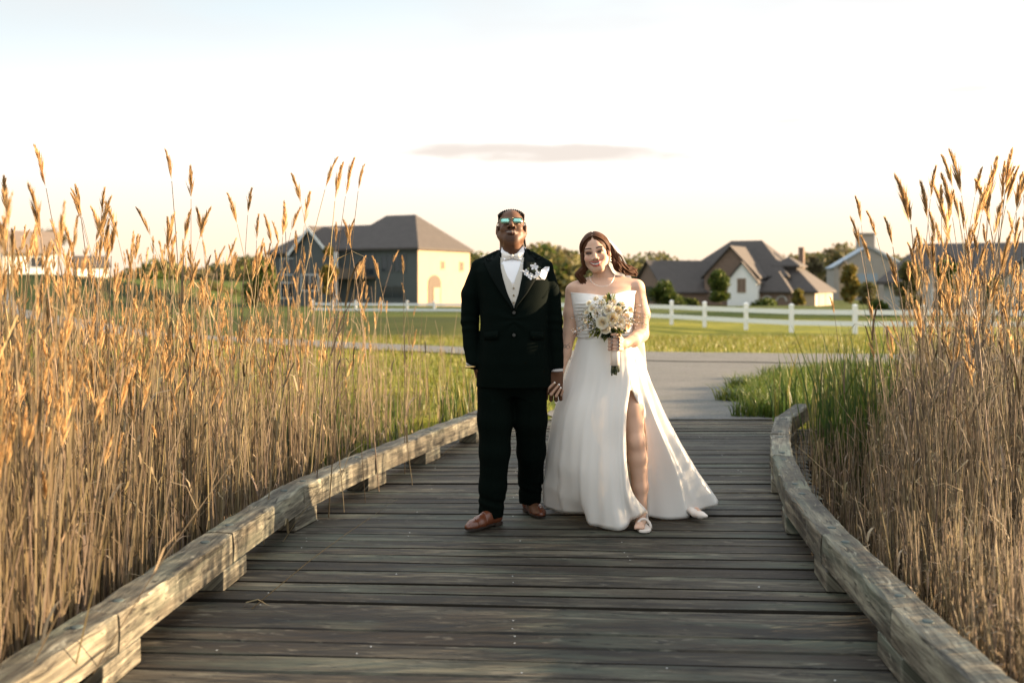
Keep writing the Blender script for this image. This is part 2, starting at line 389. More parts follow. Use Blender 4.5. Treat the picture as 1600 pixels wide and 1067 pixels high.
def path():
    # crossing path: centre line with width; runs from right edge to far left
    rs = random.Random(3)
    Cn = catmull([(16, 17.2), (9, 18.2), (5, 18.6), (1.2, 19.6), (-2.2, 22.2), (-6.5, 27), (-13.5, 36), (-26, 56), (-50, 96)], 14)
    T = np.gradient(Cn, axis=0); T /= np.linalg.norm(T, axis=1)[:, None]; Nn = np.stack((-T[:, 1], T[:, 0]), 1)
    V = []; F = []; nw = 7
    for i, (c, n) in enumerate(zip(Cn, Nn)):
        for k in range(nw):
            q = c+n*(k/(nw-1)-.5)*2.3*(1+.03*math.sin(i*.9+(k > 3)*2)); V.append((q[0], q[1], float(tz(q[0], q[1]))+.024))
    for i in range(len(Cn)-1):
        for k in range(nw-1): F.append((i*nw+k, i*nw+k+1, (i+1)*nw+k+1, (i+1)*nw+k))
    o = mk('path', V, F, M['asphalt'], smooth=True); tag(o, 'worn grey asphalt path crossing behind the couple', 'path', kind='structure')
    V = []; F = []
    ys = np.r_[10.345, 10.42, np.linspace(10.5, 18.6, 34)]
    xl = np.interp(ys, [10.4, 12, 14, 17, 18.6], [.42, .5, .55, .3, -.6]); xr = np.interp(ys, [10.4, 11.2, 12.4, 14, 15.4, 17, 18.6], [2.72, 2.75, 2.95, 3.6, 4.6, 6.4, 8.5])
    for i, y in enumerate(ys):
        a = xl[i]+.07*rs.uniform(-1, 1); b = xr[i]+.10*rs.uniform(-1, 1)
        for k in range(13):
            x = a+(b-a)*k/12; V.append((x, y, float(tz(x, y))+.012))
    for i in range(len(ys)-1):
        for k in range(12): F.append((i*13+k, i*13+k+1, (i+1)*13+k+1, (i+1)*13+k))
    o = mk('path', V, F, M['asphalt'], smooth=True); tag(o, 'patchy grey asphalt apron at the far end of the boardwalk', 'path', kind='structure')
path()
def blades(n, sampler, hrange, wrange, cols, name, label, cat, mat, lean=.45, seed=1):
    r = np.random.default_rng(seed); X, Y = sampler(r, n); n = len(X); Z = tz(X, Y)
    h = r.uniform(*hrange, n); wd = r.uniform(*wrange, n); a = r.uniform(0, 2*np.pi, n); ln = r.normal(0, lean, (n, 2))*h[:, None]
    dx = np.cos(a)*wd/2; dy = np.sin(a)*wd/2
    V = np.zeros((n, 5, 3)); V[:, 0] = np.stack((X-dx, Y-dy, Z-.02), 1); V[:, 1] = np.stack((X+dx, Y+dy, Z-.02), 1)
    mx = X+ln[:, 0]*.35; my = Y+ln[:, 1]*.35; mz = Z+h*.6
    V[:, 2] = np.stack((mx+dx*.7, my+dy*.7, mz), 1); V[:, 3] = np.stack((mx-dx*.7, my-dy*.7, mz), 1); V[:, 4] = np.stack((X+ln[:, 0], Y+ln[:, 1], Z+h*.97), 1)
    b = (np.arange(n)*5)[:, None]; Q = b+np.array([[0, 1, 2, 3]]); T = b+np.array([[3, 2, 4]])
    F = [tuple(q) for q in Q.tolist()]+[tuple(t) for t in T.tolist()]
    c = np.asarray(cols)[r.integers(0, len(cols), n)]*r.uniform(.7, 1.3, (n, 1)); cc = np.ones((n, 5, 4)); cc[:, :, :3] = c[:, None]
    o = mk(name, V.reshape(-1, 3), F, mat, attrs={'Col': ('FLOAT_COLOR', cc.reshape(-1, 4))}); tag(o, label, cat, kind='stuff'); return o
GC = [(.17, .165, .02), (.17, .17, .026), (.09, .12, .018), (.21, .18, .05)]
def samp_lawn(r, n):
    Y = r.uniform(10.6, 34, n); X = r.uniform(-1, 1, n)*(Y*.56+1)
    xl = np.interp(Y, [10.4, 12, 14, 17, 18.6, 24], [.40, .48, .52, .25, -.7, -8]); xr = np.interp(Y, [10.4, 11.2, 12.4, 14, 15.4, 17, 18.6, 20], [2.8, 2.8, 3.0, 3.7, 4.7, 6.5, 8.6, 14])
    onpath = (X > xl) & (X < xr) & (Y < 18.6)
    Cn = catmull([(16, 17.2), (9, 18.2), (5, 18.6), (1.2, 19.6), (-2.2, 22.2), (-6.5, 27), (-13.5, 36), (-26, 56)], 10)
    d = np.full(len(X), 9.)
    for a, b in zip(Cn[:-1], Cn[1:]):
        ab = b-a; t = np.clip(((X-a[0])*ab[0]+(Y-a[1])*ab[1])/(ab@ab), 0, 1); d = np.minimum(d, np.hypot(X-a[0]-t*ab[0], Y-a[1]-t*ab[1]))
    k = ~onpath & (d > 1.18) & (marsh(X, Y) < .45); return X[k], Y[k]
blades(42000, samp_lawn, (.05, .16), (.008, .02), GC, 'lawn_grass', 'short green grass on the lawn and path verge', 'grass', M['green_leaf'])
def samp_edge(r, n):
    Y = r.uniform(10.5, 16, n); xr = np.interp(Y, [10.4, 11.2, 12.4, 14, 15.4, 17], [2.7, 2.75, 2.95, 3.6, 4.6, 6.4])
    cl = np.sin(Y*9)+np.sin(Y*4.3+1); X = xr+np.abs(r.normal(0, .5, n))-.26*cl.clip(0); k = X < 6
    return X[k], Y[k]
blades(9000, samp_edge, (.08, .26), (.008, .016), [(.06, .11, .018), (.10, .15, .02), (.15, .17, .03)], 'verge_grass', 'tufty green grass at the right edge of the path', 'grass', M['green_leaf'], .5, 5)

# ------------------------------------------------------------------ boardwalk
CL = np.array([(-1.62, 1.6), (-1.53, 2.5), (-1.42, 3.6), (-1.33, 4.75), (-1.22, 5.85), (-.95, 6.95), (-.64, 7.95), (-.28, 9.0), (-.05, 9.7)])
CR = np.array([(1.33, 1.6), (1.36, 2.55), (1.40, 3.67), (1.475, 4.74), (1.59, 5.8), (1.80, 6.9), (2.04, 7.85), (2.34, 8.85), (2.80, 9.85)])
def boardwalk():
    r = random.Random(11)
    root = empty('boardwalk', (0, 6, 0))
    tag(root, 'weathered grey plank boardwalk with low curved timber curbs', 'boardwalk')
    mb = MB(); G = []
    y = 1.2; pid = 0
    while y < 10.36:
        pw = r.choice((.14, .14, .14, .145, .185)); g = r.choice((.004, .006, .008, .011, .015)); sl = -.062*float(1-smst(y, 4.8, 7.2))
        if y+pw > 10.41: pw = 10.41-y
        yc = y+pw/2; xl = np.interp(yc, CL[:, 1], CL[:, 0])-.30; xr = np.interp(yc, CR[:, 1], CR[:, 0])+.28
        if yc > 9.7: xl = -.28; xr = min(xr, 2.72)
        xl -= r.uniform(0, .04); xr += r.uniform(0, .04)
        dz = r.uniform(-.004, .003); tl = r.uniform(-.006, .006); wz = r.uniform(-1, 1)*.003
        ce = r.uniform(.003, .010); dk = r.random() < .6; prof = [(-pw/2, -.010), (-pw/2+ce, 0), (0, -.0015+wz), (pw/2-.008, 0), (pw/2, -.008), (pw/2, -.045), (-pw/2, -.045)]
        nst = 12; V = []; Gr = []; rid = r.random()
        for i in range(nst+1):
            x = xl+(xr-xl)*i/nst; wob = .0016*math.sin(x*5+pid)+.001*math.sin(x*13+pid*2)
            for k, (py, pz) in enumerate(prof):
                V.append((x, yc+py*(1+0*i)+sl*x+(wob if k in (0, 1, 3, 4) else 0), dz+pz+tl*py*4+.0015*math.sin(x*2+pid*1.7)))
                Gr.append((x, py+.2*(k > 4), rid))
        n = len(prof); F = [(i*n+k, i*n+(k+1) % n, (i+1)*n+(k+1) % n, (i+1)*n+k) for i in range(nst) for k in range(n)]
        F += [tuple(range(n))[::-1], tuple(nst*n+k for k in range(n))]
        F = [f[::-1] for f in F]
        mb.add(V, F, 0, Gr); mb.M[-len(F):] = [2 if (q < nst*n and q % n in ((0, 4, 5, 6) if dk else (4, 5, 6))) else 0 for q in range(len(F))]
        # nail heads in loose rows over the joists
        for jx in (-1.15, -.58, .02, .6, 1.18, 1.75):
            for py in (-pw*.27, pw*.27):
                if r.random() < .22 and xl+.25 < jx < xr-.25:
                    x = jx+r.uniform(-.03, .03); q = r.uniform(.0035, .005); V = [(x+q*math.cos(t), yc+py+sl*x+q*math.sin(t), dz+.0025) for t in np.arange(6)*math.pi/3]
                    mb.add(V, [tuple(range(6))], 1)
        y += pw+g; pid += 1
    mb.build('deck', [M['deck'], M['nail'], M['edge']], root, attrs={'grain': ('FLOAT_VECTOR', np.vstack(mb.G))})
    for c, sg in ((CL, -1), (CR, 1)):
        P = [(x+sg*.16, y, -.17) for x, y in c]
        s = MB()
        for a, b in zip(P[:-1], P[1:]):
            a = np.array(a); b = np.array(b); t = (b-a)/np.linalg.norm(b-a); n = np.array((-t[1], t[0], 0))*.05
            s.add([a-n-(0, 0, .12), a+n-(0, 0, .12), b+n-(0, 0, .12), b-n-(0, 0, .12), a-n+(0, 0, .115), a+n+(0, 0, .115), b+n+(0, 0, .115), b-n+(0, 0, .115)], [(0,3,2,1),(4,5,6,7),(0,1,5,4),(1,2,6,5),(2,3,7,6),(3,0,4,7)])
        s.build('stringer', M['dark_beam'], root)
        for i in range(1, len(c), 2):
            MB().tube([(c[i][0]+sg*.06, c[i][1], -1.0), (c[i][0]+sg*.06, c[i][1], -.29)], .085, 10).build('pile', M['dark_beam'], root, True)
    # curbs: straight squared timbers butted over blocks
    for c, sg in ((CL, -1), (CR, 1)):
        wd = .145; z0, z1 = .098, .240
        for i in range(len(c)-1):
            a = np.array(c[i]); b = np.array(c[i+1]); t = (b-a)/np.linalg.norm(b-a); n = np.array((-t[1], t[0]))*(-1)*sg*-1
            n = np.array((t[1], -t[0]))*sg     # outwards
            a2 = a+t*.004; b2 = b-t*.004; Ln = np.linalg.norm(b2-a2)
            ch = .011; prof = [(0, z0+.004), (0, z1-ch), (ch, z1), (wd-ch, z1), (wd, z1-ch), (wd, z0), (.0, z0)]
            prof = [(0, z0), (-.001, (z0+z1)/2), (0, z1-ch), (ch*.4, z1-ch*.25), (ch*1.4, z1), (wd*.5, z1+.001), (wd-ch, z1), (wd, z1-ch), (wd, z0)]
            nst = 16; V = []; Gr = []; rid = r.random(); dzr = r.uniform(-.004, .004); off = r.uniform(-.004, .004)
            acc = [0]
            for p, q in zip(prof[:-1], prof[1:]): acc.append(acc[-1]+math.hypot(q[0]-p[0], q[1]-p[1]))
            prevn = None
            for s in range(nst+1):
                u = s/nst; p = a2+(b2-a2)*u
                # mitre: small skew at the ends so that butted timbers close up on the curve
                for k, (o_, z) in enumerate(prof):
                    e = .003*math.sin(s*1.3+k*2.1+i)+.0015*math.sin(s*3.7+k*5)
                    q = p+n*(o_+off+ (e if 0 < k < 8 else 0))
                    V.append((q[0], q[1], z+dzr+(e*.7 if z > .2 else 0))); Gr.append((u*Ln, acc[k], rid))
            m_ = len(prof); F = [(s*m_+k, s*m_+(k+1) % m_, (s+1)*m_+(k+1) % m_, (s+1)*m_+k) for s in range(nst) for k in range(m_)]
            F += [tuple(range(m_))[::-1], tuple(nst*m_+k for k in range(m_))]
            if sg < 0: F = [f[::-1] for f in F]
            o = mk('curb_beam', V, F, M['beam'], root, attrs={'grain': ('FLOAT_VECTOR', Gr)})
            for u in (.12, .86):
                p = a2+(b2-a2)*u+n*(wd*.5); bm = MB(); bm.tube([(p[0], p[1], z1+dzr-.01), (p[0], p[1], z1+dzr+.003), (p[0], p[1], z1+dzr+.005)], [.022, .022, .015], 10); bm.build('bolt', M['bolt'], o, True)
            # block under the joint
            if i > 0:
                L0, L1 = .15, .145; V = []; Gr = []
                ct = a+t*.02
                for (l, hgt) in ((L0, .003), (L1, z0-.001)):
                    for s_, o_ in ((-1, -.004), (1, -.004), (1, wd+.02), (-1, wd+.02)):
                        q = ct+t*l*s_*(1 if hgt < .05 else 1)+n*(o_ if hgt < .05 else max(o_, -.006) if o_ < 0 else o_); V.append((q[0], q[1], hgt)); Gr.append((s_*l+1, o_+hgt, r.random()*0+rid))
                F = [(0,3,2,1),(4,5,6,7),(0,1,5,4),(1,2,6,5),(2,3,7,6),(3,0,4,7)]
                if sg < 0: F = [f[::-1] for f in F]
                bevel(mk('curb_block', V, F, M['beam'], root, attrs={'grain': ('FLOAT_VECTOR', Gr)}), .005)
    # the last board closing the deck towards the path
    return root
boardwalk()

# ------------------------------------------------------------------ white rail fence
def fence(pts, hs, label):
    Pn = catmull([W(u, 440, d)[:2] for u, d in pts], 20)
    seg = np.r_[0, np.cumsum(np.linalg.norm(np.diff(Pn, axis=0), axis=1))]
    s = np.arange(.85, seg[-1], 2.44); X = np.interp(s, seg, Pn[:, 0]); Y = np.interp(s, seg, Pn[:, 1]); Z = tz(X, Y)+hs
    root = empty('fence', (float(X[len(X)//2]), float(Y[len(X)//2]), float(Z[len(X)//2])))
    tag(root, label, 'fence')
    for i, (x, y, z) in enumerate(zip(X, Y, Z)):
        b = MB().box((x-.075, y-.075, z-.4), (x+.075, y+.075, z+1.02))
        b.add([(x-.09, y-.09, z+1.02), (x+.09, y-.09, z+1.02), (x+.09, y+.09, z+1.02), (x-.09, y+.09, z+1.02), (x-.09, y-.09, z+1.05), (x+.09, y-.09, z+1.05), (x+.09, y+.09, z+1.05), (x-.09, y+.09, z+1.05), (x, y, z+1.11)],
              [(0,3,2,1),(0,1,5,4),(1,2,6,5),(2,3,7,6),(3,0,4,7),(4,5,8),(5,6,8),(6,7,8),(7,4,8)])
        b.build('post', M['white_paint'], root)
    for i in range(len(X)-1):
        a = np.array((X[i], Y[i], Z[i])); b = np.array((X[i+1], Y[i+1], Z[i+1])); t = b-a; t[2] = 0; t /= np.linalg.norm(t); nn = np.array((-t[1], t[0], 0))*.02
        a = a+t*.077; b = b-t*.077
        for h0, h1 in ((.28, .46), (.70, .88)):
            V = [a-nn+(0,0,h0), b-nn+(0,0,h0), b+nn+(0,0,h0), a+nn+(0,0,h0), a-nn+(0,0,h1), b-nn+(0,0,h1), b+nn+(0,0,h1), a+nn+(0,0,h1)]
            MB().add(V, [(0,3,2,1),(4,5,6,7),(0,1,5,4),(1,2,6,5),(2,3,7,6),(3,0,4,7)]).build('rail', M['white_paint'], root)
fence([(1900, 36.5), (1700, 36.6), (1310, 37.2), (1206, 39.2), (1110, 42), (1025, 45.5), (940, 48), (830, 51)], 0, 'near white two rail vinyl fence crossing the lawn right of the bride')
fence([(790, 74), (715, 75), (630, 77), (530, 80), (470, 83)], -.28, 'far white two rail fence below the two storey house, left of the man')

# ------------------------------------------------------------------ houses far behind
class House:
    def __init__(s, name, u, v, d, deg, label, cat='house'):
        p = W(u, v, d); s.o = empty(name, tuple(p), rad(-deg)); tag(s.o, label, cat)
        s.top = s.o
    def part(s, name, V, F, mat, parent=None):
        me = make_mesh(name, V, F, mat); o = bpy.data.objects.new(name, me); C.objects.link(o); o.parent = parent or s.o; return o
    def mbp(s, name, mb, mats, parent=None): return s.part(name, np.vstack(mb.V), mb.F, mats, parent)
    def wall(s, x0, x1, y0, y1, z, mat, base=-1.5, gable=None, zr=None):
        """box walls; gable 'x' or 'y' = direction of the ridge, with ridge height zr"""
        b = MB().box((x0, y0, base), (x1, y1, z))
        if gable == 'y':
            xm = (x0+x1)/2; b.add([(x0, y0, z), (x1, y0, z), (xm, y0, zr), (x0, y1, z), (x1, y1, z), (xm, y1, zr)], [(0, 1, 2), (3, 5, 4), (0, 2, 5, 3), (1, 4, 5, 2)])
        if gable == 'x':
            ym = (y0+y1)/2; b.add([(x0, y0, z), (x0, y1, z), (x0, ym, zr), (x1, y0, z), (x1, y1, z), (x1, ym, zr)], [(0, 2, 1), (3, 4, 5), (0, 3, 5, 2), (1, 2, 5, 4)])
        return s.mbp('wall', b, mat)
    def gable_roof(s, x0, x1, y0, y1, z, zr, mat, axis='y', ov=.4, th=.18):
        b = MB(); e = 1
        if axis == 'y':
            xm = (x0+x1)/2; sl = (zr-z)/(xm-x0)
            prof = [(x0-ov, z-ov*sl), (xm, zr), (x1+ov, z-ov*sl)]
            V = [(x, y, zz+th*k+.04) for k in (0, 1) for y in (y0-ov, y1+ov) for x, zz in prof]
        else:
            ym = (y0+y1)/2; sl = (zr-z)/(ym-y0)
            prof = [(y0-ov, z-ov*sl), (ym, zr), (y1+ov, z-ov*sl)]
            V = [(x, y, zz+th*k+.04) for k in (0, 1) for x in (x0-ov, x1+ov) for y, zz in prof]
        F = [(0,1,4,3),(1,2,5,4),(6,9,10,7),(7,10,11,8),(0,6,7,1),(1,7,8,2),(3,4,10,9),(4,5,11,10),(0,3,9,6),(2,8,11,5)]
        return s.part('roof', V, F, mat)
    def hip_roof(s, x0, x1, y0, y1, z, zr, rx0, rx1, mat, ov=.45, axis='x'):
        x0 -= ov; x1 += ov; y0 -= ov; y1 += ov; ym = (y0+y1)/2; z = z-.1
        V = [(x0,y0,z),(x1,y0,z),(x1,y1,z),(x0,y1,z),(rx0,ym,zr),(rx1,ym,zr)]
        if axis == 'y': xm = (x0+x1)/2; V[4] = (xm, rx0, zr); V[5] = (xm, rx1, zr)
        V += [(x0,y0,z-.22),(x1,y0,z-.22),(x1,y1,z-.22),(x0,y1,z-.22)]
        F = [(0,1,5,4),(2,3,4,5),(3,0,4),(1,2,5)] if axis == 'x' else [(0,1,4),(1,2,5,4),(2,3,5),(3,0,4,5)]
        F += [(6,9,8,7),(0,6,7,1),(1,7,8,2),(2,8,9,3),(3,9,6,0)]
        return s.part('roof', V, F, mat)
    def window(s, face, a, c, z0, z1, at, name='window', pane='glass', frame='trim'):
        """face 'f' (front, at y=at) or 'r' (right side, at x=at); a..c along the wall"""
        t = .09
        def bx(a0, a1, b0, b1, d0, d1):
            return ((a0, at-d1, b0), (a1, at-d0, b1)) if face == 'f' else ((at+d0, a0, b0), (at+d1, a1, b1))
        f = MB()
        for q in ((a-t, a, z0-t, z1+t), (c, c+t, z0-t, z1+t), (a, c, z0-t, z0), (a, c, z1, z1+t), ((a+c)/2-.03, (a+c)/2+.03, z0, z1)): f.box(*bx(*q, .0, .07))
        o = s.mbp(name, f, M[frame]); s.mbp('pane', MB().box(*bx(a, c, z0, z1, .005, .035)), M[pane], o); return o
def houses():
    # two-storey house on the left
    h = House('house', 652, 472, 106, 28, 'large two storey house with dark hip roof and sunlit cream side wall')
    h.wall(-11, 0, 0, 10.8, 5.8, [M['siding_grey']]); 
    h.part('side_cladding', *(lambda b: (np.vstack(b.V), b.F))(MB().box((.0, -.04, -1.5), (.12, 10.84, 5.72))), M['siding_cream'])
    h.wall(-21, -11.01, .6, 10.2, 5.5, M['siding_grey'])
    h.hip_roof(-11, 0, 0, 10.8, 5.9, 9.75, -7.8, -3.8, M['shingle'])
    h.hip_roof(-21, -9, .6, 10.2, 5.6, 8.75, -17.6, -8, M['shingle'])
    h.wall(-15.6, -10.6, -1.6, 1.0, 5.6, M['siding_grey'], gable='y', zr=8.1); h.gable_roof(-15.6, -10.6, -1.6, 5.5, 5.6, 8.15, M['shingle'], 'y', .35)
    b = MB()
    for sg in (-1, 1): b.poly([(-13.1, -2.03, 8.28), (-13.1, -2.03, 7.85), (-13.1+sg*2.95, -2.03, 4.9), (-13.1+sg*2.95, -2.03, 5.3)], (0, -.06, 0))
    h.mbp('gable_trim', b, M['trim'])
    h.window('f', -4.6, -3.2, 3.3, 5.0, 0, frame='siding_grey'); h.window('f', -2.9, -1.5, 3.3, 5.0, 0, frame='siding_grey'); h.window('f', -4.6, -1.8, .4, 1.7, 0, frame='siding_grey')
    h.window('f', -7.2, -5.6, 2.9, 5.2, 0, frame='siding_grey'); h.window('f', -19.2, -17.2, 3.0, 4.8, .6); h.window('f', -19.2, -17.2, .3, 2.0, .6); h.window('f', -14.3, -12, 1.2, 2.9, -1.6)
    h.mbp('porch_post', MB().box((-9.6, -1.9, -1.2), (-9.3, -1.6, 5.4)), M['trim']); h.mbp('balcony', MB().box((-10.4, -1.9, 2.5), (-5.4, -.01, 2.75)).box((-10.4, -1.92, 2.75), (-5.4, -1.86, 3.6)), M['bark'])
    # arched entrance on the sunny side
    ar = [(1.9, -.9), (1.9, 2.0)]+[(3.2-1.3*math.cos(t), 2.0+.9*math.sin(t)) for t in np.linspace(.2, math.pi-.2, 8)]+[(4.5, 2.0), (4.5, -.9)]
    d = h.part('entrance', [(.125, y, z) for y, z in ar]+[(.17, y, z) for y, z in ar], [tuple(range(len(ar), 2*len(ar)))]+[(i, (i+1) % len(ar), (i+1) % len(ar)+len(ar), i+len(ar)) for i in range(len(ar))], M['bark'])
    h.mbp('door', MB().box((.18, 2.9, -.8), (.23, 4.2, 1.5)), M['siding_cream'], d)
    h.window('r', 8.6, 9.3, 3.4, 4.4, .12, pane='bark', frame='siding_cream'); h.window('r', 4.6, 5.2, 3.6, 4.4, .12, pane='bark', frame='siding_cream')
    # white house, far left
    h = House('house', 4, 429, 118, 60, 'white house with tan roof at the left edge of the photo')
    h.wall(-9, 0, 0, 5.8, 2.7, [M['siding_white']]); h.gable_roof(-9, 0, 0, 5.8, 2.7, 5.2, M['shingle_tan'], 'y', .5)
    h.part('gable', [(-9, -.05, 2.7), (0, -.05, 2.7), (-4.5, -.05, 5.1), (-9, .2, 2.7), (0, .2, 2.7), (-4.5, .2, 5.1)], [(0, 1, 2), (3, 5, 4), (0, 2, 5, 3), (1, 4, 5, 2), (0, 3, 4, 1)], M['siding_grey'])
    h.window('r', 3.0, 4.3, .9, 2.1, 0)
    h = House('shed', 122, 430, 124, 55, 'small white shed beside the white house, half hidden by reeds', 'shed')
    h.wall(-3.4, 0, 0, 3.6, 1.1, M['siding_white'], gable='y', zr=2.2); h.gable_roof(-3.4, 0, 0, 3.6, 1.1, 2.25, M['shingle'], 'y', .3)
    h.mbp('door', MB().box((-2.2, -.06, -.3), (-1.2, -.01, 1.05)), M['bark'])
    # gabled brick house right of the bride
    h = House('house', 1215, 479, 130, 30, 'brick and white house with many dark gables and a low sunlit garage wing')
    h.wall(-14, 0, 2, 13, 4.0, M['brick']); h.hip_roof(-14, .6, 2, 13, 4.1, 9.0, -8.6, -4.2, M['shingle'])
    h.wall(-9.4, -2.2, -1.5, 7, 4.0, M['brick'], gable='y', zr=7.75); h.gable_roof(-9.4, -2.2, -1.5, 7.2, 4.0, 7.8, M['shingle'], 'y', .4)
    h.wall(-5.9, -2.0, -2.6, 1, 3.3, M['siding_white'], gable='y', zr=5.6); h.gable_roof(-5.9, -2.0, -2.6, 1, 3.3, 5.65, M['shingle'], 'y', .3)
    h.window('f', -4.5, -3.5, 1.9, 3.6, -2.6, pane='brick', frame='siding_cream'); h.window('f', -8.4, -7.2, 1.0, 2.6, -1.5)
    h.wall(-2.6, 4.6, 1, 11, 2.0, M['garage']); h.hip_roof(-2.6, 4.6, 1, 11, 2.1, 5.4, 4.6, 7.4, M['shingle'], axis='y')
    h.wall(-2.2, 1.8, -1.2, 3, 2.0, M['brick']); h.hip_roof(-2.2, 1.8, -1.2, 5, 2.1, 4.6, 1.2, 3.0, M['shingle'], axis='y')
    h.wall(-1.2, 1.6, 3.6, 7, 5.4, M['shingle']); h.hip_roof(-1.2, 1.6, 3.6, 7, 5.5, 6.6, 4.8, 5.9, M['shingle'], axis='y')
    for y in (2.6, 6.4): h.mbp('garage_door', MB().box((4.61, y, -.9), (4.67, y+3, 1.6)), M['siding_cream'])
    for x in (-1.7, .2): h.mbp('arch', MB().tube([(x+.65+.65*math.cos(t), -1.22, .7+.65*math.sin(t)) for t in np.linspace(0, math.pi, 9)], .12, 6), M['stone'])
    # its left wing stands turned the other way
    def rot(o, deg, px, py):
        a = rad(deg); R = np.array(((math.cos(a), -math.sin(a)), (math.sin(a), math.cos(a))))
        for v in o.data.vertices:
            q = R @ np.array((v.co.x-px, v.co.y-py)); v.co.x = q[0]+px; v.co.y = q[1]+py
    for o in (h.wall(-22, -11, 0, 9, 2.0, M['brick'], gable='x', zr=5.9), h.gable_roof(-22, -11, 0, 9, 2.0, 5.95, M['shingle'], 'x', .4),
              h.mbp('gable_window', MB().box((-22.06, 3.4, .6), (-22.01, 5.4, 2.6)), M['glass'])): rot(o, 52, -11, 6)
    h.mbp('chimney', MB().box((.4, 9.2, 4), (1.1, 9.9, 8.0)), M['brick'])
    # house behind the reeds on the right
    h = House('house', 1600, 505, 62, 24, 'dark roofed house with grey stone gables behind the right hand reeds')
    h.wall(-8.2, 3, 0, 9, 2.6, M['stone']); h.hip_roof(-8.2, 3, 0, 9, 2.7, 5.2, -6.0, 1, M['shingle'])
    h.wall(-6.2, -2.6, -1.2, 4, 2.4, M['stone'], gable='y', zr=4.2); h.gable_roof(-6.2, -2.6, -1.2, 4, 2.4, 4.25, M['shingle'], 'y', .3)
    h.wall(-1.6, 2.2, -1.6, 4, 2.4, M['stone'], gable='y', zr=4.2); h.gable_roof(-1.6, 2.2, -1.6, 4, 2.4, 4.25, M['shingle'], 'y', .3)
    h.window('f', -5.2, -3.8, .6, 2.0, -1.2); h.window('f', -.5, 1.0, .6, 2.0, -1.6)
    # farm building with a blue-grey roof and its tower
    h = House('barn', 1392, 462, 190, 12, 'pale blue grey roofed barn in the distance', 'barn')
    h.wall(-10.4, 2, 0, 14, 5.4, M['barn_wall'], gable='y', zr=9.2); h.gable_roof(-10.4, 2, 0, 14, 5.4, 9.25, M['steel_blue'], 'y', .3)
    h.mbp('door', MB().box((-6, -.08, -.5), (-2.4, -.02, 4.2)), M['steel_blue']); 
    h = House('silo', 1352, 470, 215, 0, 'distant pale grain tower rising behind the barn', 'tower')
    h.mbp('shaft', MB().tube([(0, 0, -2), (0, 0, 9.6)], 1.6, 14), M['barn_wall']); h.mbp('head_house', MB().box((-1.5, -1.5, 9.6), (1.5, 1.5, 14.2)).box((-1.8, -1.8, 14.2), (1.8, 1.8, 14.6)), M['barn_wall'])
    h.mbp('conveyor', MB().tube([(1.5, 0, 11.6), (8.5, 0, 7.6)], .35, 6), M['steel_blue'])
    h = House('house', 1326, 452, 165, 20, 'narrow cream house end beside the garage wing, far behind', 'house')
    h.wall(-1.5, 0, 0, 6, 3.6, M['siding_cream'], gable='y', zr=4.6); h.gable_roof(-1.5, 0, 0, 6, 3.6, 4.65, M['shingle'], 'y', .2); h.window('r', 1.5, 2.6, 1.5, 2.9, 0)
houses()

# ------------------------------------------------------------------ trees
def leaf_quads(r, cen, rad3, n, size, cols, shell=.55):
    """n small leaf clumps scattered through an ellipsoid"""
    d = r.normal(size=(n, 3)); d /= np.linalg.norm(d, axis=1)[:, None]; rr = r.uniform(shell**3, 1, n)**(1/3)
    P = np.asarray(cen)+d*rr[:, None]*np.asarray(rad3)
    a = r.normal(size=(n, 3)); a /= np.linalg.norm(a, axis=1)[:, None]; b = np.cross(a, r.normal(size=(n, 3))); b /= np.linalg.norm(b, axis=1)[:, None]
    s = size*r.uniform(.5, 1.3, (n, 1)); V = np.stack((P-a*s, P+b*s*.55, P+a*s, P-b*s*.55), 1)
    c = np.asarray(cols)[r.integers(0, len(cols), n)]*r.uniform(.7, 1.3, (n, 1)); cc = np.ones((n, 4, 4)); cc[:, :, :3] = c[:, None]
    return V.reshape(-1, 3), cc.reshape(-1, 4)
TC = {'green': [(.07, .10, .018), (.11, .13, .022), (.05, .08, .015)], 'olive': [(.14, .13, .045), (.17, .15, .05), (.11, .11, .04)], 'gold': [(.24, .17, .035), (.18, .15, .03), (.12, .12, .03)], 'bud': [(.14, .12, .06), (.12, .10, .06)]}
